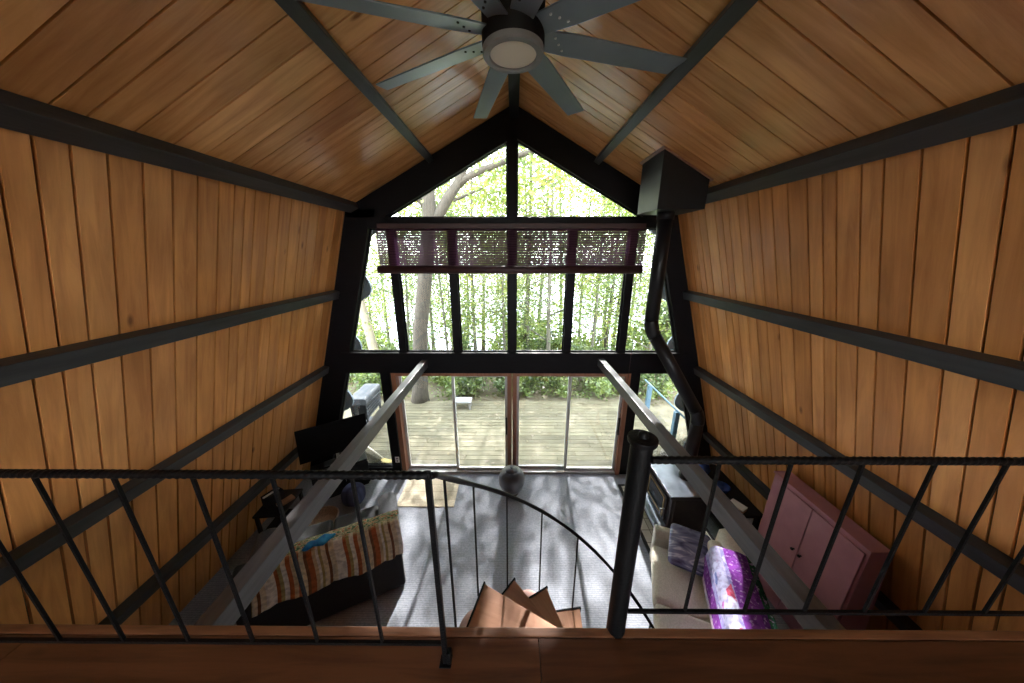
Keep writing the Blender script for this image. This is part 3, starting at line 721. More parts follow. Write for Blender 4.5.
# ------------------------------------------------------------------ stove, pipe, chimney box
bx0, bx1, by0, by1, bz = 1.535, 2.045, 3.476, 4.02, 4.38
cb = thing('chimney_support_box', 'black sheet-metal chimney support box hanging from the ceiling above the stovepipe', 'chimney box', ((bx0 + bx1) / 2, (by0 + by1) / 2, bz))
cxm, cym = (bx0 + bx1) / 2, (by0 + by1) / 2
def cbz(x): return ceilz(x) - .002 - bz
mb = MB()
vs = [(bx0 - cxm, by0 - cym, 0), (bx1 - cxm, by0 - cym, 0), (bx1 - cxm, by1 - cym, 0), (bx0 - cxm, by1 - cym, 0),
      (bx0 - cxm, by0 - cym, cbz(bx0)), (bx1 - cxm, by0 - cym, cbz(bx1)), (bx1 - cxm, by1 - cym, cbz(bx1)), (bx0 - cxm, by1 - cym, cbz(bx0))]
mb.add(vs, [(0, 3, 2, 1), (4, 5, 6, 7), (0, 1, 5, 4), (1, 2, 6, 5), (2, 3, 7, 6), (3, 0, 4, 7)])
mb.build('box_body', 'matteblack', cb, bevel=.003)
mb = MB(); t = .025
for (xa, ya, xb, yb) in ((bx0 - t, by0 - t, bx1 + t, by0), (bx0 - t, by1, bx1 + t, by1 + t), (bx0 - t, by0, bx0, by1), (bx1, by0, bx1 + t, by1)):
    vs = [(x - cxm, y - cym, cbz(x) + dz) for dz in (-.014, 0) for x, y in ((xa, ya), (xb, ya), (xb, yb), (xa, yb))]
    mb.add(vs, [(0, 3, 2, 1), (4, 5, 6, 7), (0, 1, 5, 4), (1, 2, 6, 5), (2, 3, 7, 6), (3, 0, 4, 7)])
mb.build('trim_flange', 'trim', cb)

px, py = 1.765, 3.75
sp_ = thing('stovepipe', 'black stovepipe bending from the wood stove up to the chimney box', 'stovepipe', (2.52, 3.62, .8))
def q3(x, y, z): return (x - 2.52, y - 3.62, z - .8)
R = .082
MB().tube([q3(px, py, 3.10), q3(px, py, bz + .01)], R, 28).tube([q3(px, py, 4.30), q3(px, py, 4.385)], R + .012, 28).build('upper_pipe', 'pipe', sp_, smooth=True)
def arc(a, b, c, n=8):
    a, b, c = Vector(a), Vector(b), Vector(c); return [tuple(a * (1 - t) ** 2 + b * 2 * t * (1 - t) + c * t * t) for t in [i / n for i in range(n + 1)]]
e1 = Vector((px, py, 3.0)); e2 = Vector((2.52, 3.62, 1.80)); d = (e2 - e1).normalized()
MB().tube(arc(q3(px, py, 3.11), q3(*e1), q3(*(e1 + d * .11))), R + .003, 28).build('elbow', 'pipe', sp_, smooth=True)
MB().tube([q3(*(e1 + d * .10)), q3(*(e2 - d * .10))], R, 28).build('slanted_pipe', 'pipe', sp_, smooth=True)
MB().tube(arc(q3(*(e2 - d * .11)), q3(*e2), q3(2.52, 3.62, 1.69)), R + .003, 28).build('elbow', 'pipe', sp_, smooth=True)
MB().tube([q3(2.52, 3.62, 1.70), q3(2.52, 3.62, .80)], R, 28).tube([q3(2.52, 3.62, .83), q3(2.52, 3.62, .80)], R + .02, 28).build('lower_pipe', 'pipe', sp_, smooth=True)

hp = thing('hearth_pad', 'beige tiled hearth pad edged in dark wood under the wood stove', 'hearth', (2.40, 3.62, 0))
MB().box(-.52, .42, -.62, .66, 0, .03).build('tile_surface', 'tile', hp)
mb = MB(); mb.box(-.56, -.52, -.66, .70, 0, .035).box(.42, .46, -.66, .70, 0, .035).box(-.52, .42, -.66, -.62, 0, .035).box(-.52, .42, .66, .70, 0, .035)
mb.build('edge_trim', 'blackwood', hp, bevel=.004)

ws = thing('wood_stove', 'brown-black wood stove with a shiny flat top and a slanting pipe', 'wood stove', (2.40, 3.60, .03))
sx0, sx1, sy0, sy1 = -.26, .30, -.34, .34
MB().box(sx0, sx1, sy0, sy1, .14, .725).build('firebox', 'stove', ws, bevel=.012)
MB().box(sx0 + .05, sx1 - .03, sy0 - .006, sy0 + .005, .2, .68).build('side_panel', 'stove', ws, bevel=.006)
MB().box(sx0 - .035, sx1 + .02, sy0 - .03, sy1 + .03, .725, .765).build('top_plate', 'stove', ws, bevel=.006)
MB().box(sx0 - .025, sx1 - .15, sy0 - .02, sy1 + .02, .765, .772).build('hot_plate', 'stovetop', ws, bevel=.003)
dr = MB().box(sx0 - .03, sx0, -.27, .27, .27, .67).build('door', 'stove', ws, bevel=.008)
MB().box(sx0 - .036, sx0 - .028, -.20, .20, .36, .60).build('door_glass', 'stoveglass', dr, bevel=.003)
fr = MB(); g = sx0 - .034
fr.box(g - .006, g + .004, -.235, .235, .62, .64).box(g - .006, g + .004, -.235, .235, .32, .34).box(g - .006, g + .004, -.235, -.215, .34, .62).box(g - .006, g + .004, .215, .235, .34, .62)
fr.build('door_molding', 'brass', dr)
MB().tube([(sx0 - .03, -.255, .47), (sx0 - .085, -.255, .47), (sx0 - .085, -.255, .38)], .009, 10).build('door_handle', 'steel', dr, smooth=True)
MB().box(sx0 - .17, sx0, -.31, .31, .205, .235).box(sx0 - .17, sx0 - .155, -.31, .31, .235, .255).build('ash_lip', 'stovetop', ws, bevel=.005)
MB().box(sx0 - .13, sx0 - .01, -.29, .29, .10, .19).build('ash_drawer', 'stove', ws, bevel=.006)
for ax in (sx0 + .05, sx1 - .05):
    for ay in (sy0 + .06, sy1 - .06):
        MB().lathe([(.045, 0), (.03, .02), (.024, .08), (.04, .145)], (ax, ay, 0), n=12).build('leg', 'stove', ws, smooth=True)

bt = thing('bottle', 'slim red-brown bottle standing on the hearth at the far arm of the cream sofa', 'bottle', (1.99, 3.12, .03))
smooth_angle(MB().lathe([(.045, 0), (.05, .02), (.05, .19), (.035, .24), (.017, .28), (.016, .34)], n=20).build('bottle_body', 'terracotta', bt))
smooth_angle(MB().lathe([(.019, .335), (.019, .36), (.0, .362)], n=16).build('bottle_cap', 'blackwood', bt))

# low bench along the right wall with a blue bowl and a white card box
bench = thing('low_bench', 'low black bench along the right wall behind the wood stove', 'bench', (3.12, 3.72, 0))
MB().box(-.22, .24, -.55, .55, .52, .56).build('bench_top', 'blackwood', bench, bevel=.005)
for ax in (-.18, .2):
    for ay in (-.5, .5): MB().box(ax - .025, ax + .025, ay - .025, ay + .025, 0, .52).build('leg', 'blackwood', bench)
MB().box(-.19, .22, -.5, .5, .15, .18).build('shelf', 'blackwood', bench)
bo = thing('glass_bowl', 'deep blue glazed bowl on the low bench', 'bowl', (3.04, 3.58, .56))
smooth_angle(MB().lathe([(.035, 0), (.05, .01), (.095, .07), (.105, .12), (.098, .125), (.085, .07), (.03, .02), (0, .018)], n=32).build('bowl_body', 'blueglass', bo), 50)
vs_ = thing('vase', 'round blue vase at the window end of the low bench', 'vase', (3.02, 3.98, .56))
smooth_angle(MB().lathe([(.05, 0), (.09, .05), (.10, .11), (.06, .18), (.035, .21), (.045, .24)], n=28).build('vase_body', 'blueglass', vs_), 50)
bx = thing('card_box', 'small white box on the near end of the low bench', 'box', (3.08, 3.30, .56), .5)
MB().box(-.06, .06, -.09, .09, 0, .05).build('box_base', 'brownbox', bx, bevel=.003)
MB().box(-.062, .062, -.092, .092, .042, .062).build('lid', 'white', bx, bevel=.003)

# ------------------------------------------------------------------ left sofa with throw, facing the corner television
def sofa(name, label, loc, rz, L, clothes, back_h=.80, arm_h=.60, seat=2, D=.90, w_arm=.17, back=True, shade_flare=0.):
    s = thing(name, label, 'sofa', loc, rz)
    MB().box(-L / 2 + .06, L / 2 - .06, -D / 2 + .04, D / 2 - .05, .07, .27).build('base', clothes[0], s, bevel=.03, segs=3, smooth=True)
    for ax in (-L / 2 + .1, L / 2 - .1):
        for ay in (-D / 2 + .1, D / 2 - .12): MB().lathe([(.022, 0), (.03, .08)], (ax, ay, 0), n=10).build('leg', 'blackwood', s)
    bk = MB().prism([(-D / 2 - shade_flare, .02 if shade_flare else .07), (-D / 2 + .24, .02 if shade_flare else .07), (-D / 2 + .20, back_h - .03), (-D / 2 + .14, back_h), (-D / 2 + .03, back_h - .01), (-D / 2, back_h - .05)], 'x', -L / 2 + .01, L / 2 - .01)  # flared foot spreads the black back, standing in for shadow on the carpet
    bk.build('backrest', clothes[0], s, bevel=.03, segs=3, smooth=True)
    for sg in (-1, 1):
        a = MB(); w = w_arm; x0 = sg * (L / 2 - w / 2)
        poly = [(x0 - w / 2 + .015, .07), (x0 + w / 2 - .015, .07), (x0 + w / 2 - .01, arm_h - .12)] + [(x0 + math.cos(t) * (w / 2 + .012), arm_h - .09 + math.sin(t) * .09) for t in [PI * i / 10 for i in range(11)]] + [(x0 - w / 2 + .01, arm_h - .12)]
        a.prism(poly, 'y', -D / 2 + .08, D / 2 - .03)
        a.build('arm', clothes[1], s, bevel=.028, segs=3, smooth=True)
    il = L - 2 * w_arm - .02; w = il / seat
    for k in range(seat):
        xc = -il / 2 + w * (k + .5)
        MB().box(xc - w / 2 + .006, xc + w / 2 - .006, -D / 2 + .2, D / 2 - .01, .26, .44).build('seat_cushion', clothes[-1], s, bevel=.05, segs=4, smooth=True)
        if not back: continue
        tl = Matrix.Translation((xc, -D / 2 + .24, .60)) @ Matrix.Rotation(math.radians(-14), 4, 'X')
        c = MB().box(-w / 2 + .012, w / 2 - .012, -.075, .075, -.19, .20, mat=tl)
        c.build('back_cushion', clothes[1], s, bevel=.06, segs=4, smooth=True)
    return s
aL = math.radians(25.5)
LL = 1.62
cL = Vector((-1.39, 2.84)) - Vector((math.cos(aL), math.sin(aL))) * LL / 2 + Vector((-math.sin(aL), math.cos(aL))) * .42
sofa('sofa', 'charcoal sofa facing the corner television, striped throw over its back', (cL.x, cL.y, 0), aL, LL, ('charcoal', 'charcoal_seat', 'charcoal'), D=.84, w_arm=.23, back=False, shade_flare=.20)

def drape(name, mat, label, cat, loc, rz, x0, x1, path, nx=70, wob=.008, lower=None, seed=1, thick=.007):
    """cloth hung over a sofa back; path = (y, z) points front to rear, UV v runs 0..1 along it"""
    P = [Vector((0, a, b)) for a, b in path]
    seg = [0.]
    for a, b in zip(P[:-1], P[1:]): seg.append(seg[-1] + (b - a).length)
    tot = seg[-1]; nv = 44
    def at(t):
        d = t * tot
        for i in range(len(P) - 1):
            if d <= seg[i + 1] or i == len(P) - 2:
                f = (d - seg[i]) / max(1e-6, seg[i + 1] - seg[i]); return P[i].lerp(P[i + 1], f)
    rr = random.Random(seed); ph = [rr.uniform(0, 6.28) for _ in range(6)]
    vs = []; uvs = []
    for i in range(nx + 1):
        u = i / nx; x = x0 + (x1 - x0) * u
        ext = lower(u) if lower else 1.
        for j in range(nv + 1):
            t = j / nv; q = at(min(1., t * ext))
            drop = max(0., t - .35)
            w = wob * (math.sin(x * 19 + ph[0]) + .6 * math.sin(x * 41 + ph[1] + t * 3)) * (.25 + 1.6 * drop)
            vs.append((x + .01 * math.sin(t * 7 + ph[2]), q.y - abs(w) * 1.0 * (1 if t > .45 else 0) , q.z + (abs(w) * .6 if t <= .45 else 0) + .004 * math.sin(x * 23 + t * 9 + ph[3])))
            uvs.append((x, t))
    fs = []
    for i in range(nx):
        for j in range(nv):
            a = i * (nv + 1) + j; fs.append((a, a + 1, a + nv + 2, a + nv + 1))
    mb = MB(); mb.add(vs, fs, 0., uvs)
    o = mb.build(name, mat, None, smooth=True)
    o.location = loc; o.rotation_euler = (0, 0, rz)
    sm = o.modifiers.new('cloth', 'SOLIDIFY'); sm.thickness = thick; sm.offset = 0
    return tag(o, label, cat)
D2 = .45
D3 = .42
drape('throw_blanket', 'throw', 'striped rust and cream throw blanket hung over the charcoal sofa back', 'blanket', (cL.x, cL.y, 0), aL, -LL / 2 + .16, LL / 2 + .004,
      [(-D3 + .235, .70), (-D3 + .205, .80), (-D3 + .14, .822), (-D3 + .02, .818), (-D3 - .024, .77), (-D3 - .10, .50), (-D3 - .145, .385)], lower=lambda u: .985 - .13 * math.sin(u * 9.) ** 2 * .4 + (.0 if u < .94 else -.05), seed=3)
sv = MB(); puff(sv, .30, .10, .05, e=.8, n=14)
for i, q in enumerate(sv.v):
    a = math.atan2(q[1], q[0]); sv.v[i] = (q[0] + .02 * math.sin(q[1] * 60), q[1] * (1 + .35 * math.sin(q[0] * 34)), q[2] * (1 + .4 * math.sin(q[0] * 51)))
sv = sv.build('scarf', 'bluescarf', None, smooth=True)
pos = cL + Vector((math.cos(aL), math.sin(aL))) * -.02 + Vector((-math.sin(aL), math.cos(aL))) * (-D3 + .07)
sv.location = (pos.x, pos.y, .838); sv.rotation_euler = (0, 0, aL + .1)
tag(sv, 'crumpled bright blue scarf lying on top of the striped throw', 'scarf')

# ------------------------------------------------------------------ right sofa with quilt and pillow
aR = math.atan2(.93, .37); LR = 1.75
cR = Vector((1.80, 3.06)) - Vector((math.cos(aR), math.sin(aR))) * LR / 2 + Vector((.93, -.37)) * .45
sofa('sofa', 'cream oatmeal sofa with a purple quilt over its back, beside the wood stove', (cR.x, cR.y, 0), aR, LR, ('cream', 'cream'), back_h=.82, arm_h=.60)
drape('quilt', 'quilt', 'purple and lilac patchwork quilt draped over the back of the cream sofa', 'quilt', (cR.x, cR.y, 0), aR, -LR / 2 + .02, LR / 2 - .36,
      [(-D2 + .395, .48), (-D2 + .385, .58), (-D2 + .345, .80), (-D2 + .31, .845), (-D2 + .10, .862), (-D2 - .02, .83), (-D2 - .05, .60), (-D2 - .06, .35)], wob=.006, seed=9, thick=.012)
dirx = Vector((math.cos(aR), math.sin(aR), 0)); diry = Vector((-math.sin(aR), math.cos(aR), 0))
ux = Vector((.885, -.465, 0)).normalized(); uy = Vector((.32, .78, .53)).normalized(); uy = (uy - ux * uy.dot(ux)).normalized(); uz = ux.cross(uy)
pil = thing('pillow', 'navy streaked square pillow leaning on the far arm of the cream sofa', 'pillow', Vector((2.06, 2.67, .59)) + uz * .03, 0)
rotm = Matrix((ux, uy, uz)).transposed().to_4x4()
a = MB(); puff(a, .42, .44, .12, rotm, e=.2, n=20); a.build('pillow_cover', 'streak', pil, smooth=True)

# ------------------------------------------------------------------ mauve cabinet at the right edge
mc = thing('cabinet', 'mauve painted cabinet against the right wall behind the cream sofa', 'cabinet', (3.14, 2.42, 0))
poly = [(-.12, 0), (.20, 0), (wallx(1.5, 1) - 3.14 - .03, 1.5), (-.12, 1.5)]
MB().prism(poly, 'y', -.50, .46).build('body', 'mauve', mc, bevel=.004)
MB().box(-.135, .05, -.51, .47, 1.5, 1.52).build('top', 'mauve', mc, bevel=.004)
for a0, a1, hy in ((-.48, -.025, -.06), (-.015, .37, .02)):
    dd = MB().box(-.140, -.121, a0, a1, .08, 1.46).build('door', 'mauve', mc, bevel=.004)
    smooth_angle(MB().lathe([(.008, 0), (.008, .015), (.016, .022), (.014, .032), (0, .034)], n=14).build('knob', 'matteblack', dd)).location = (-.140, hy, .9)
    [c for c in dd.children][0].rotation_euler = (0, -PI / 2, 0)

# ------------------------------------------------------------------ television corner
A = Vector((-3.30, 3.89, 1.35)); B = Vector((-2.50, 4.45, 1.35)); al = (B - A).normalized(); nrm = Vector((al.y, -al.x, 0))
tvw = (B - A).length; tilt = math.radians(25)
tv = thing('television', 'black flat-screen television tilted down in the left window corner', 'television', (A + B) / 2 - Vector((0, 0, .25)) + nrm * -.1, math.atan2(al.y, al.x))
T = Matrix.Translation((0, .0 - .1, .25)) @ Matrix.Rotation(-tilt, 4, 'X')
MB().box(-tvw / 2, tvw / 2, 0, .045, -.5, 0, mat=T).build('bezel', 'screen', tv, bevel=.006)
MB().box(-tvw / 2 + .02, tvw / 2 - .02, -.003, .004, -.475, -.02, mat=T).build('screen', 'screen', tv)
MB().box(-.22, .22, .04, .085, -.4, -.12, mat=T).build('back_housing', 'screen', tv, bevel=.01)
MB().bar((0, .08, -.55), (0, .08, .03), .05, .05, up=(0, 1, 0)).bar((0, .08, .03), (0, .0, .03), .05, .04).build('stand_post', 'alu', tv)
MB().box(-.22, .22, -.06, .12, -.565, -.545).build('stand_foot', 'screen', tv, bevel=.005)
ts = thing('media_cabinet', 'black corner media cabinet under the television', 'cabinet', tv.location - Vector((0, 0, tv.location.z)), math.atan2(al.y, al.x))
th = tv.location.z - .565
MB().box(-.40, .40, -.16, .12, .04, th).build('body', 'blackwood', ts, bevel=.006)
MB().box(-.41, .41, -.18, .13, th - .02, th - .001).build('top', 'blackwood', ts, bevel=.004)
for s in (-1, 1):
    dd = MB().box(min(0.005 * s, s * .41), max(0.005 * s, s * .41), -.176, -.16, .07, th - .05).build('door', 'blackwood', ts, bevel=.003)
    MB().box(s * .05 - .006, s * .05 + .006, -.195, -.176, .25, .33).build('handle', 'steel', dd)
MB().box(-.38, .38, -.14, .11, 0, .04).build('plinth', 'blackwood', ts)

# cushion and basket on the carpet before the television
bk = thing('wicker_basket', 'shallow round brown wicker basket on the carpet before the charcoal sofa', 'basket', (-2.86, 3.50, 0))
mb = MB(); mb.lathe([(.0, .0), (.15, .0), (.19, .05), (.21, .12), (.222, .125), (.215, .135), (.195, .125), (.17, .05), (.14, .02), (0, .02)], n=36)
mb.build('bowl', 'rattan', bk, smooth=True)
MB().tube([(math.cos(2 * PI * i / 48) * .214, math.sin(2 * PI * i / 48) * .214, .13 + .004 * math.sin(i * 3)) for i in range(49)], .014, 8).build('rim', 'rattan', bk, smooth=True)
fc = thing('floor_cushion', 'dark navy dotted round cushion on the carpet by the media cabinet', 'cushion', (-2.60, 3.93, 0))
a = MB(); puff(a, .34, .32, .34, Matrix.Translation((0, 0, .165)), e=.8, n=20); a.build('cushion_cover', 'blot', fc, smooth=True)

# small side table by the left wall
st = thing('side_table', 'small black side table against the left wall beyond the charcoal sofa', 'side table', (-3.31, 3.37, 0), .1)
MB().box(-.19, .19, -.24, .24, .53, .56).build('tabletop', 'blackwood', st, bevel=.005)
for ax in (-.16, .16):
    for ay in (-.21, .21): MB().box(ax - .018, ax + .018, ay - .018, ay + .018, 0, .53).build('leg', 'blackwood', st)
MB().box(-.17, .17, -.22, .22, .2, .22).build('shelf', 'blackwood', st)
r_ = thing('speaker', 'small black box speaker with a white strip on the side table', 'speaker', (-3.37, 3.37, .56), -.4)
MB().box(-.07, .07, -.11, .11, 0, .16).build('cabinet_shell', 'blackwood', r_, bevel=.008)
MB().box(-.012, .02, -.115, .09, .16, .17).build('top_strip', 'white', r_, bevel=.003)
r_ = thing('book', 'brown book lying on the side table next to the speaker', 'book', (-3.21, 3.37, .56), -.5)
MB().box(-.045, .045, -.10, .10, 0, .004).box(-.045, .045, -.10, .10, .03, .034).box(.041, .045, -.10, .10, 0, .034).build('cover', 'brownbox', r_)
MB().box(-.042, .04, -.096, .096, .004, .03).build('pages', 'white', r_)

# jar in front of the doors, door mat, pouf
jr = thing('floor_jar', 'round slate-grey lidded jar on the carpet between the two sliding doors', 'jar', (-.03, 4.16, 0))
smooth_angle(MB().lathe([(.10, .045), (.14, .07), (.19, .14), (.213, .22), (.216, .24), (.212, .25), (.218, .27), (.212, .29), (.215, .31), (.20, .37), (.16, .43), (.10, .465)], n=48).build('jar_body', 'jar', jr), 60)
smooth_angle(MB().lathe([(.115, 0), (.12, .015), (.105, .04), (.10, .05)], n=36).build('foot', 'jarfoot', jr))
smooth_angle(MB().lathe([(.105, .462), (.10, .475), (.06, .497), (.022, .503), (.02, .52), (0, .525)], n=36).build('lid', 'jar', jr), 50)
mt = MB()
vs = [(x, y, z) for z in (0, .012) for x, y in ((-.47, -.32), (.47, -.32), (.47, .32), (-.47, .32))]
mt.add(vs, [(0, 3, 2, 1), (4, 5, 6, 7), (0, 1, 5, 4), (1, 2, 6, 5), (2, 3, 7, 6), (3, 0, 4, 7)], 0, [(x, y) for x, y, z in vs])
mt = mt.build('doormat', 'doormat', None, bevel=.004); mt.location = (-1.43, 4.16, 0)
tag(mt, 'cream ribbed door mat on the carpet inside the left sliding door', 'doormat')
for x, y, r_, h_, lab in ((-.34, 2.08, .23, .30, 'round dusty pink pouf under the left edge of the spiral treads'), (.17, 2.36, .15, .24, 'smaller dusty pink pouf behind the middle treads of the spiral stair')):
    pf = thing('pouf', lab, 'pouf', (x, y, 0), 0, 'pink poufs')
    a = MB(); puff(a, 2 * r_, 2 * r_, h_, Matrix.Translation((0, 0, h_ / 2)), e=1., n=22); a.build('pouf_cover', 'pink', pf, smooth=True)
    MB().lathe([(.0, h_ - .005), (.022, h_ - .003), (.02, h_ + .006), (0, h_ + .009)], n=14).build('button', 'pink', pf, smooth=True)

# ------------------------------------------------------------------ outdoors
DZ = -.06
mb = MB(); rr = random.Random(21); y = 4.80
while y < 7.5:
    w = .138; xs = [-3.75]
    while xs[-1] < 3.6: xs.append(min(3.75, xs[-1] + rr.uniform(1.8, 3.4)))
    for a, b in zip(xs[:-1], xs[1:]):
        floorboard(mb, a + .002, b - .002, y, y + w - .008, DZ - .035, DZ, rr.random())
    y += w
struct(mb.build('deck', 'deck'), 'weathered grey-yellow plank deck outside the sliding doors', 'deck')

# wooded bank falling to the lake
mb = MB(); nx, ny = 60, 50; vs = []
for j in range(ny + 1):
    yy = 4.0 + 36. * (j / ny) ** 1.5
    for i in range(nx + 1):
        xx = -40 + 80 * i / nx
        h = -.16 + .05 * math.sin(xx * 1.3 + yy) + .04 * math.sin(xx * 2.9 - yy * 1.7)
        if yy < 8: h = min(h, -.16) if abs(xx) < 4 else h
        if yy > 11.5: h -= .36 * (yy - 11.5) ** 1.08
        vs.append((xx, yy, h))
fs = [(j * (nx + 1) + i, j * (nx + 1) + i + 1, (j + 1) * (nx + 1) + i + 1, (j + 1) * (nx + 1) + i) for j in range(ny) for i in range(nx)]
mb.add(vs, fs)
gr = struct(mb.build('ground', 'ground', smooth=True), 'leaf-littered ground sloping down beyond the deck', 'ground')
def gz(x, y): return -.16 + .05 * math.sin(x * 1.3 + y) + .04 * math.sin(x * 2.9 - y * 1.7) - (.36 * (y - 11.5) ** 1.08 if y > 11.5 else 0)
mb = MB().add([(-400, 20, -8), (400, 20, -8), (400, 900, -8), (-400, 900, -8)], [(0, 1, 2, 3)])
struct(mb.build('lake', 'lake'), 'bright lake seen between the trees', 'lake')
mb = MB().add([(-60, -60, -.2), (60, -60, -.2), (60, 4.2, -.2), (-60, 4.2, -.2)], [(0, 1, 2, 3)])
struct(mb.build('ground', 'ground'), 'ground around the house', 'ground')

# scalloped bargeboards under the roof overhang
def barge(s, label):
    pts_o = []; pts_i = []
    segs = [((FX, -.16), (KX, KZ)), ((KX, KZ), (0, APEX))]
    for si, (a, b) in enumerate(segs):
        a = Vector(a); b = Vector(b); d = (b - a); L = d.length; d.normalize(); nin = Vector((-d.y, d.x)) if True else None
        steps = 60
        for i in range(steps + 1):
            t = L * i / steps; q = a + d * t
            if si == 0: lob = max(0., math.cos(2 * PI * ((q.y - 3.36) / 1.10)))
            else: lob = max(0., math.cos(2 * PI * ((q.x - 1.17) / 1.02)))
            wdt = .02 + .23 * lob ** .8 if si == 0 else .05 + .15 * lob ** .8
            pts_o.append((s * (q.x + .1), q.y + .06)); w = q + nin * wdt; pts_i.append((s * w.x, w.y))
    mb = MB(); n = len(pts_o)
    vs = [(x, y, z) for y in (5.28, 5.32) for x, z in pts_o] + [(x, y, z) for y in (5.28, 5.32) for x, z in pts_i]
    fs = []
    for i in range(n - 1):
        o0, o1, i0, i1 = i, n + i, 2 * n + i, 3 * n + i
        fs += [(o0, i0, i0 + 1, o0 + 1), (o1, o1 + 1, i1 + 1, i1), (i0, i1, i1 + 1, i0 + 1), (o0, o0 + 1, o1 + 1, o1)]
    mb.add(vs, fs)
    return struct(mb.build('trim_2' if s < 0 else 'trim_3', 'barge'), label, 'bargeboard')
barge(-1, 'scalloped blue-grey bargeboard outside, left side of the gable')
barge(1, 'scalloped blue-grey bargeboard outside, right side of the gable')

# pale blue deck railings
rt = thing('deck_railing', 'pale blue deck railing post and rail outside the stove-side window', 'railing', (3.3, 6.0, DZ))
for yy in (-.62, .62): MB().box(-.045, .045, yy - .045, yy + .045, 0, .92).build('post', 'blue', rt, bevel=.004)
MB().tube([(0, -.9, .94), (0, .9, .94)], .018, 10).build('top_rail', 'blue', rt, smooth=True)

# grill
gl = thing('barbecue_grill', 'long grey barbecue grill with rounded lid on the deck', 'grill', (-3.36, 6.10, DZ), .04)
lid = [(-.20, .86), (-.20, .93)] + [(-.20 + .07 - .07 * math.cos(t), .95 + .06 * math.sin(t)) for t in [PI / 2 * i / 6 for i in range(1, 7)]] + [(.13 + .07 * math.sin(t), .95 + .06 * math.cos(t)) for t in [PI / 2 * i / 6 for i in range(0, 6)]] + [(.20, .93), (.20, .86)]
MB().prism(lid, 'y', -.40, .40).build('lid', 'grill', gl, bevel=.008)
MB().prism([(-.17, .85), (.17, .85), (.15, .50), (-.15, .50)], 'y', -.38, .38).build('firebox', 'matteblack', gl, bevel=.01)
for z in (.54, .61, .68, .75, .82): MB().box(.165, .185, -.38, .38, z - .014, z + .014).build('side_slat', 'grill', gl, bevel=.003)
MB().tube([(.20, -.22, .90), (.25, -.22, .90), (.25, .22, .90), (.20, .22, .90)], .011, 8).build('lid_handle', 'grill', gl)
for ax in (-.15, .15):
    for ay in (-.34, .34): MB().box(ax - .018, ax + .018, ay - .018, ay + .018, 0, .86).build('leg', 'grill', gl)
MB().box(-.14, .14, -.33, .33, .15, .17).build('shelf', 'grill', gl)

br = thing('broom', 'straw broom lying on the deck outside the low side window', 'broom', (-2.62, 5.02, DZ))
MB().tube([(-.62, .52, .03), (0.02, .02, .045)], .012, 10).build('handle', 'handle', br, smooth=True)
hd = MB(); d = Vector((.78, -.62, 0)); sd = Vector((.62, .78, 0))
q = [Vector((.0, .0, 0)) + sd * a + d * b for a, b in ((-.03, 0), (.03, 0), (.12, .22), (-.12, .22))]
hd.add([v + Vector((0, 0, z)) for z in (.008, .06) for v in q], [(0, 3, 2, 1), (4, 5, 6, 7), (0, 1, 5, 4), (1, 2, 6, 5), (2, 3, 7, 6), (3, 0, 4, 7)])
hd.build('bristles', 'straw', br, bevel=.01)

wt = thing('garden_stool', 'small white stool at the far edge of the deck', 'stool', (-1.36, 7.18, DZ))
MB().box(-.24, .24, -.15, .15, .20, .235).build('seat', 'tablewhite', wt, bevel=.006)
for ax in (-.2, .2):
    for ay in (-.11, .11): MB().box(ax - .02, ax + .02, ay - .02, ay + .02, 0, .2).build('leg', 'tablewhite', wt)

# ---- trees
def leaves_mesh(mb, centers, n, spread, size, rr, zsq=.7):
    c = np.array(centers); m = len(c)
    idx = rr.integers(0, m, n)
    off = rr.normal(size=(n, 3)) * spread; off[:, 2] *= zsq
    P = c[idx] + off
    ax = rr.normal(size=(n, 3)); ax[:, 2] *= .5; ax /= np.linalg.norm(ax, axis=1)[:, None]
    t = rr.normal(size=(n, 3)); sd = np.cross(ax, t); sd /= np.linalg.norm(sd, axis=1)[:, None]
    s = rr.uniform(.6, 1.3, n)[:, None] * size
    b0 = P - ax * s * .5; b1 = P + ax * s * .5; nn = np.cross(ax, sd)
    l = P + sd * s * .32 + nn * s * .08; r = P - sd * s * .32 + nn * s * .08
    rnd = rr.random(m)[idx] * .5 + rr.random(n) * .5
    for i in range(n):
        mb.add((b0[i], l[i], b1[i], r[i]), ((0, 1, 2), (0, 2, 3)), float(rnd[i]))

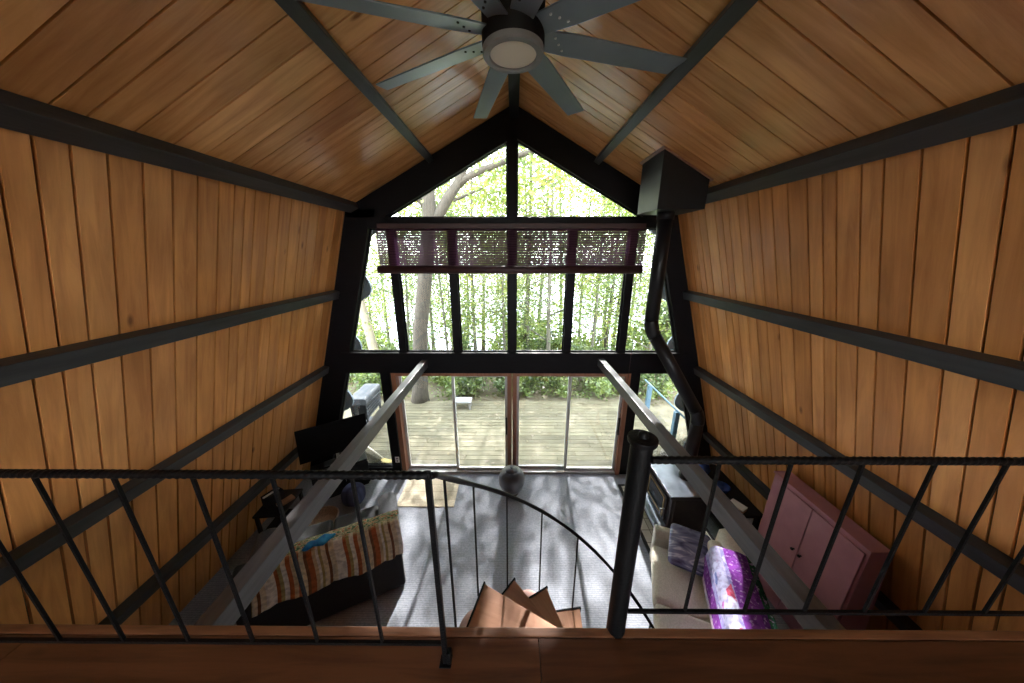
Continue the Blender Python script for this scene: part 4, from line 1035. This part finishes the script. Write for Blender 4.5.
def tree_proto(kind, seed, h, rad, nl, size, bark, leafm, lean=(0, 0), low=.25, spread=.28, nb=9, blen=1.3):
    rr = np.random.default_rng(seed)
    tr = MB(); pts = []
    for i in range(9):
        t = i / 8; pts.append((lean[0] * t + .05 * h * .15 * math.sin(t * 5 + seed), lean[1] * t + .04 * h * .15 * math.cos(t * 4 + seed), h * t - .25 * (i == 0)))
    tr.tube(pts, [rad * (1.35 if i == 0 else 1 - .78 * i / 8) for i in range(9)], 12)
    cents = []
    for b in range(nb):
        t = low + (1 - low) * (b + rr.random() * .6) / nb
        k = min(7, int(t * 8)); f = t * 8 - k
        p0 = Vector(pts[k]).lerp(Vector(pts[k + 1]), f)
        a = b * 2.4 + rr.uniform(-.4, .4); L = blen * (1.15 - .7 * t) * rr.uniform(.7, 1.2)
        p1 = p0 + Vector((math.cos(a) * L * .55, math.sin(a) * L * .55, L * .28)); p2 = p0 + Vector((math.cos(a) * L, math.sin(a) * L, L * .45))
        tr.tube([p0, p1, p2], [rad * .32 * (1.1 - .6 * t) + .004, rad * .2 + .003, .004], 6)
        for q in (p0.lerp(p1, .6), p1, p1.lerp(p2, .5), p2, p2 + Vector((.1, .1, .1))): cents.append(tuple(q))
        for _ in range(3): cents.append(tuple(p2 + Vector(rr.normal(size=3) * .3)))
    cents.append(pts[-1])
    lv = MB(); leaves_mesh(lv, cents, nl, spread, size, rr)
    root = thing(kind, 'x', 'tree')
    tr.build('trunk', bark, root, smooth=True); lv.build('crown', leafm, root)
    return root
protos = [tree_proto('young_tree', 31, 6.5, .055, 4200, .078, 'barkthin', 'leaf', low=.10, spread=.32, nb=11, blen=1.2),
          tree_proto('young_tree', 32, 7.5, .07, 4600, .078, 'barkthin', 'leaf', (.3, 0), low=.14, spread=.36, nb=11, blen=1.5),
          tree_proto('young_tree', 33, 6.0, .045, 3800, .075, 'barkthin', 'leafdark', (-.2, .1), low=.08, spread=.32, nb=10, blen=1.1),
          tree_proto('young_tree', 34, 8.5, .09, 5200, .09, 'bark', 'leafdark', (.1, .2), low=.2, spread=.45, nb=12, blen=1.8)]
used = set()
def plant(pi, x, y, rz, sc, label, group=None):
    o = protos[pi] if pi not in used else copy_tree(protos[pi]); used.add(pi)
    o.location = (x, y, gz(x, y)); o.rotation_euler = (0, 0, rz); o.scale = (sc, sc, sc)
    tag(o, label, 'tree', group)
G = 'slender trees on the lake bank'
plant(1, 1.28, 9.6, 2.6, 1.15, 'young tree with a forked side branch, seen just right of the centre mullion')
plant(0, 2.75, 9.9, .6, 1.05, 'thin double-stemmed young tree behind the second pane right of the centre mullion')
plant(3, 4.1, 10.8, 1.9, 1.0, 'pale straight trunk behind the right-hand end of the blind')
plant(0, -.35, 10.2, 4.0, 1.0, 'young tree with small leaves just left of the centre mullion')
plant(2, -2.3, 9.8, 1.2, 1.1, 'bare-stemmed thin tree in the pane right of the thick trunk')
plant(2, -3.55, 9.6, 3.0, 1.15, 'thin grey stem close behind the thick trunk, on its left')
plant(1, -5.4, 10.6, 5.0, 1.0, 'leafy young tree outside the leaning left pane')
plant(0, 4.5, 9.4, 3.2, 1.1, 'leafy young tree outside the leaning pane behind the stovepipe')
fr_ = np.random.default_rng(5)
spots = []
while len(spots) < 64:
    y = fr_.uniform(10.8, 24.); x = fr_.uniform(-1, 1) * (.82 * y)
    if all((x - a) ** 2 + (y - b) ** 2 > 1.0 for a, b in spots): spots.append((x, y))
for i, (x, y) in enumerate(spots):
    plant(int(fr_.integers(0, 4)), x, y, fr_.uniform(0, 6.28), fr_.uniform(1.0, 1.45), 'slender leafy tree growing on the lake bank beyond the deck trees', G)

# the thick tree by the deck with its long limb
big = thing('oak_tree', 'thick grey tree at the deck edge, its limb arching across the gable panes', 'tree', (-2.66, 7.62, -.2))
tr = MB(); o0 = Vector((-2.66, 7.62, -.2))
def bp(*q): return tuple(Vector(q) - o0)
tr.tube([bp(-2.66, 7.62, -.35), bp(-2.62, 7.62, .25), bp(-2.46, 7.62, 2.0), bp(-2.20, 7.62, 3.5), bp(-2.0, 7.62, 4.7), bp(-1.98, 7.62, 5.6), bp(-2.05, 7.6, 7.4), bp(-2.0, 7.5, 9.)], [.30, .21, .185, .175, .165, .14, .11, .05], 18)
tr.tube([bp(-2.10, 7.62, 4.35), bp(-1.78, 7.62, 4.79), bp(-1.52, 7.62, 5.18), bp(-1.28, 7.62, 5.48), bp(-1.12, 7.62, 5.84), bp(-1.05, 7.65, 6.6), bp(-.8, 7.7, 7.8)], [.13, .125, .12, .105, .085, .06, .02], 14)
tr.tube([bp(-1.30, 7.62, 5.42), bp(-1.05, 7.62, 5.60), bp(-.70, 7.62, 5.75), bp(-.37, 7.62, 5.85), bp(.09, 7.6, 6.02), bp(.5, 7.6, 6.12), bp(1.03, 7.55, 6.14), bp(2.0, 7.5, 6.5)], [.085, .08, .075, .068, .06, .05, .035, .012], 12)
tr.tube([bp(-1.42, 7.62, 5.10), bp(-1.02, 7.65, 5.26), bp(-.64, 7.7, 5.41)], [.04, .028, .01], 8)
tr.tube([bp(-2.02, 7.62, 4.9), bp(-2.7, 7.7, 5.6), bp(-3.6, 7.8, 6.2)], [.07, .05, .015], 8)
tr.build('trunk', 'bark', big, smooth=True)
rr = np.random.default_rng(77); cents = []
for q in [(.1, 7.5, 5.9), (.6, 7.5, 6.1), (1.1, 7.4, 6.2), (1.6, 7.5, 6.0), (2.2, 7.3, 6.4), (-.5, 7.7, 5.3), (-.3, 7.8, 5.7), (-.65, 7.9, 5.1), (-1.1, 7.8, 7.6), (-1.9, 7.6, 7.9), (-3.0, 7.8, 5.6), (-3.6, 7.9, 5.7), (-2.8, 7.9, 5.2), (-.1, 8.1, 5.2), (.9, 8., 5.5), (1.7, 8., 5.3), (2.4, 8., 5.4), (0, 7.5, 7), (-.8, 7.6, 7.2), (1.2, 7.6, 7.3)]:
    for _ in range(3): cents.append(tuple(np.array(q) - np.array(o0) + rr.normal(size=3) * .22))
lv = MB(); leaves_mesh(lv, cents, 2600, .22, .12, rr); lv.build('crown', 'leaf', big)

pt = thing('leaning_tree', 'pale leaning trunk outside the leaning left pane', 'tree', (-4.35, 9.0, -.2))
tr = MB().tube([(.05, 0, -.2), (-.10, 0, 1.2), (-.32, 0, 2.8), (-.6, 0, 4.6), (-.95, 0, 7.)], [.17, .14, .125, .11, .06], 14); tr.build('trunk', 'barkpale', pt, smooth=True)
lv = MB(); leaves_mesh(lv, [(-.9 + a * .5, b * .5, 5.4 + c * .5) for a in (-1, 0, 1) for b in (-1, 1) for c in (0, 1, 2)], 900, .35, .13, np.random.default_rng(8)); lv.build('crown', 'leafdark', pt)

# ---- shrubs behind the deck
def shrub_proto(seed, n, size, r, h, leafm):
    rr = np.random.default_rng(seed); mb = MB(); cents = []
    st_ = MB()
    for k in range(9):
        a = rr.uniform(0, 6.28); L = rr.uniform(.5, 1.) * h
        tip = (math.cos(a) * r * rr.uniform(.2, 1), math.sin(a) * r * rr.uniform(.2, 1), L)
        st_.tube([(0, 0, -.05), (tip[0] * .4, tip[1] * .4, L * .6), tip], [.008, .006, .003], 5)
        cents += [tip, (tip[0] * .7, tip[1] * .7, L * .75), (tip[0] * .45, tip[1] * .45, L * .45)]
    leaves_mesh(mb, cents, n, .09, size, rr)
    root = thing('leafy_shrub', 'x', 'shrub'); st_.build('stem', 'barkthin', root); mb.build('foliage', leafm, root)
    return root
sh = [shrub_proto(51, 330, .10, .5, .75, 'leaflow'), shrub_proto(52, 300, .09, .6, .6, 'leaflow'), shrub_proto(53, 330, .11, .45, .95, 'leafdark')]
us = set(); rr = np.random.default_rng(3); k = 0
for i in range(110):
    y = 7.95 + 3.6 * rr.random() ** 1.7; x = rr.uniform(-.85, .85) * y
    if abs(x + 2.62) < .7 and y < 8.6: continue
    pi = int(rr.integers(0, 3)); o = sh[pi] if pi not in us else copy_tree(sh[pi]); us.add(pi)
    s = rr.uniform(.75, 1.2); o.location = (x, y, gz(x, y)); o.rotation_euler = (0, 0, rr.uniform(0, 6.28)); o.scale = (s, s, s)
    tag(o, 'low leafy green shrub in the undergrowth past the deck', 'shrub', 'shrubs past the deck')
for i in range(46):
    y = rr.uniform(11.6, 17.); x = rr.uniform(-.8, .8) * y; pi = int(rr.integers(0, 3)); o = copy_tree(sh[pi])
    s = rr.uniform(1.6, 2.8); o.location = (x, y, gz(x, y)); o.rotation_euler = (0, 0, rr.uniform(0, 6.28)); o.scale = (s, s, s)
    tag(o, 'tall leafy shrub on the slope down to the lake', 'shrub', 'shrubs on the lake slope')
# fallen leaves and ground cover
rr = np.random.default_rng(13); mb = MB(); n = 3500
P = np.stack([rr.uniform(-8, 8, n), 7.55 + rr.random(n) ** 1.4 * 4., np.zeros(n)], 1)
P2 = np.stack([rr.uniform(-3.4, 3.4, 160), rr.uniform(4.9, 7.4, 160), np.full(160, DZ + .008)], 1)
for q in P: q[2] = gz(q[0], q[1]) + .015
for i, q in enumerate(np.concatenate([P, P2])):
    a = rr.uniform(0, 6.28); s = rr.uniform(.025, .06); t1, t2 = rr.uniform(-.02, .02, 2)
    c, sn = math.cos(a) * s, math.sin(a) * s
    mb.add([(q[0] + c, q[1] + sn, q[2] + abs(t1) * .5), (q[0] - sn * .5, q[1] + c * .5, q[2] + .004), (q[0] - c, q[1] - sn, q[2] + abs(t2) * .5), (q[0] + sn * .5, q[1] - c * .5, q[2] + .004)], [(0, 1, 2, 3)], float(rr.random()))
tag(mb.build('fallen_leaves', 'dead'), 'scatter of dry fallen leaves on the ground and deck', 'leaves', kind='stuff')
mb = MB(); cents = [(x, y, gz(x, y) + .10) for x, y in zip(rr.uniform(-9, 9, 620), 7.85 + rr.random(620) ** 1.5 * 3.8) if not (abs(x + 2.62) < .5 and y < 8.5)]
leaves_mesh(mb, cents, 9500, .16, .085, rr, .6)
tag(mb.build('undergrowth', 'leaflow'), 'low green ground cover between the shrubs', 'undergrowth', kind='stuff')

# ------------------------------------------------------------------ light
w = bpy.data.worlds.new('hazy daylight'); scene.world = w; w.use_nodes = True
nt = w.node_tree
for n_ in list(nt.nodes): nt.nodes.remove(n_)
out = nt.nodes.new('ShaderNodeOutputWorld'); bg = nt.nodes.new('ShaderNodeBackground')
tc = nt.nodes.new('ShaderNodeTexCoord'); sp3 = nt.nodes.new('ShaderNodeSeparateXYZ')
nt.links.new(tc.outputs['Generated'], sp3.inputs[0])
r = ramp(nt, [(0, (.98, 1.0, 1.0)), (.25, (.93, .97, 1.0)), (1., (.70, .84, 1.0))])
nt.links.new(sp3.outputs['Z'], r.inputs[0]); nt.links.new(r.outputs[0], bg.inputs['Color'])
bg.inputs['Strength'].default_value = 6.0
nt.links.new(bg.outputs[0], out.inputs['Surface'])
sd = bpy.data.lights.new('sun', 'SUN'); sd.energy = 16.; sd.angle = math.radians(1.2); sd.color = (1, .97, .93)
so = bpy.data.objects.new('sun', sd); COL.objects.link(so)
el, az = math.radians(36), math.radians(3.2)
sdir = Vector((math.sin(az) * math.cos(el), math.cos(az) * math.cos(el), math.sin(el)))
so.rotation_euler = sdir.to_track_quat('Z', 'Y').to_euler(); so.location = (1, 14, 10)

# ------------------------------------------------------------------ camera
cd = bpy.data.cameras.new('camera'); cam = bpy.data.objects.new('camera', cd); COL.objects.link(cam)
cd.sensor_fit = 'HORIZONTAL'; cd.sensor_width = 36.; cd.lens = 298.2 * 36 / 1024; cd.clip_start = .05; cd.clip_end = 2000
cam.location = (0, 0, 3.93); cam.rotation_euler = (PI / 2 - .289, 0, .0056)
scene.camera = cam
scene.cycles.max_bounces = 10; scene.cycles.diffuse_bounces = 6; scene.cycles.transparent_max_bounces = 24
scene.cycles.use_denoising = True
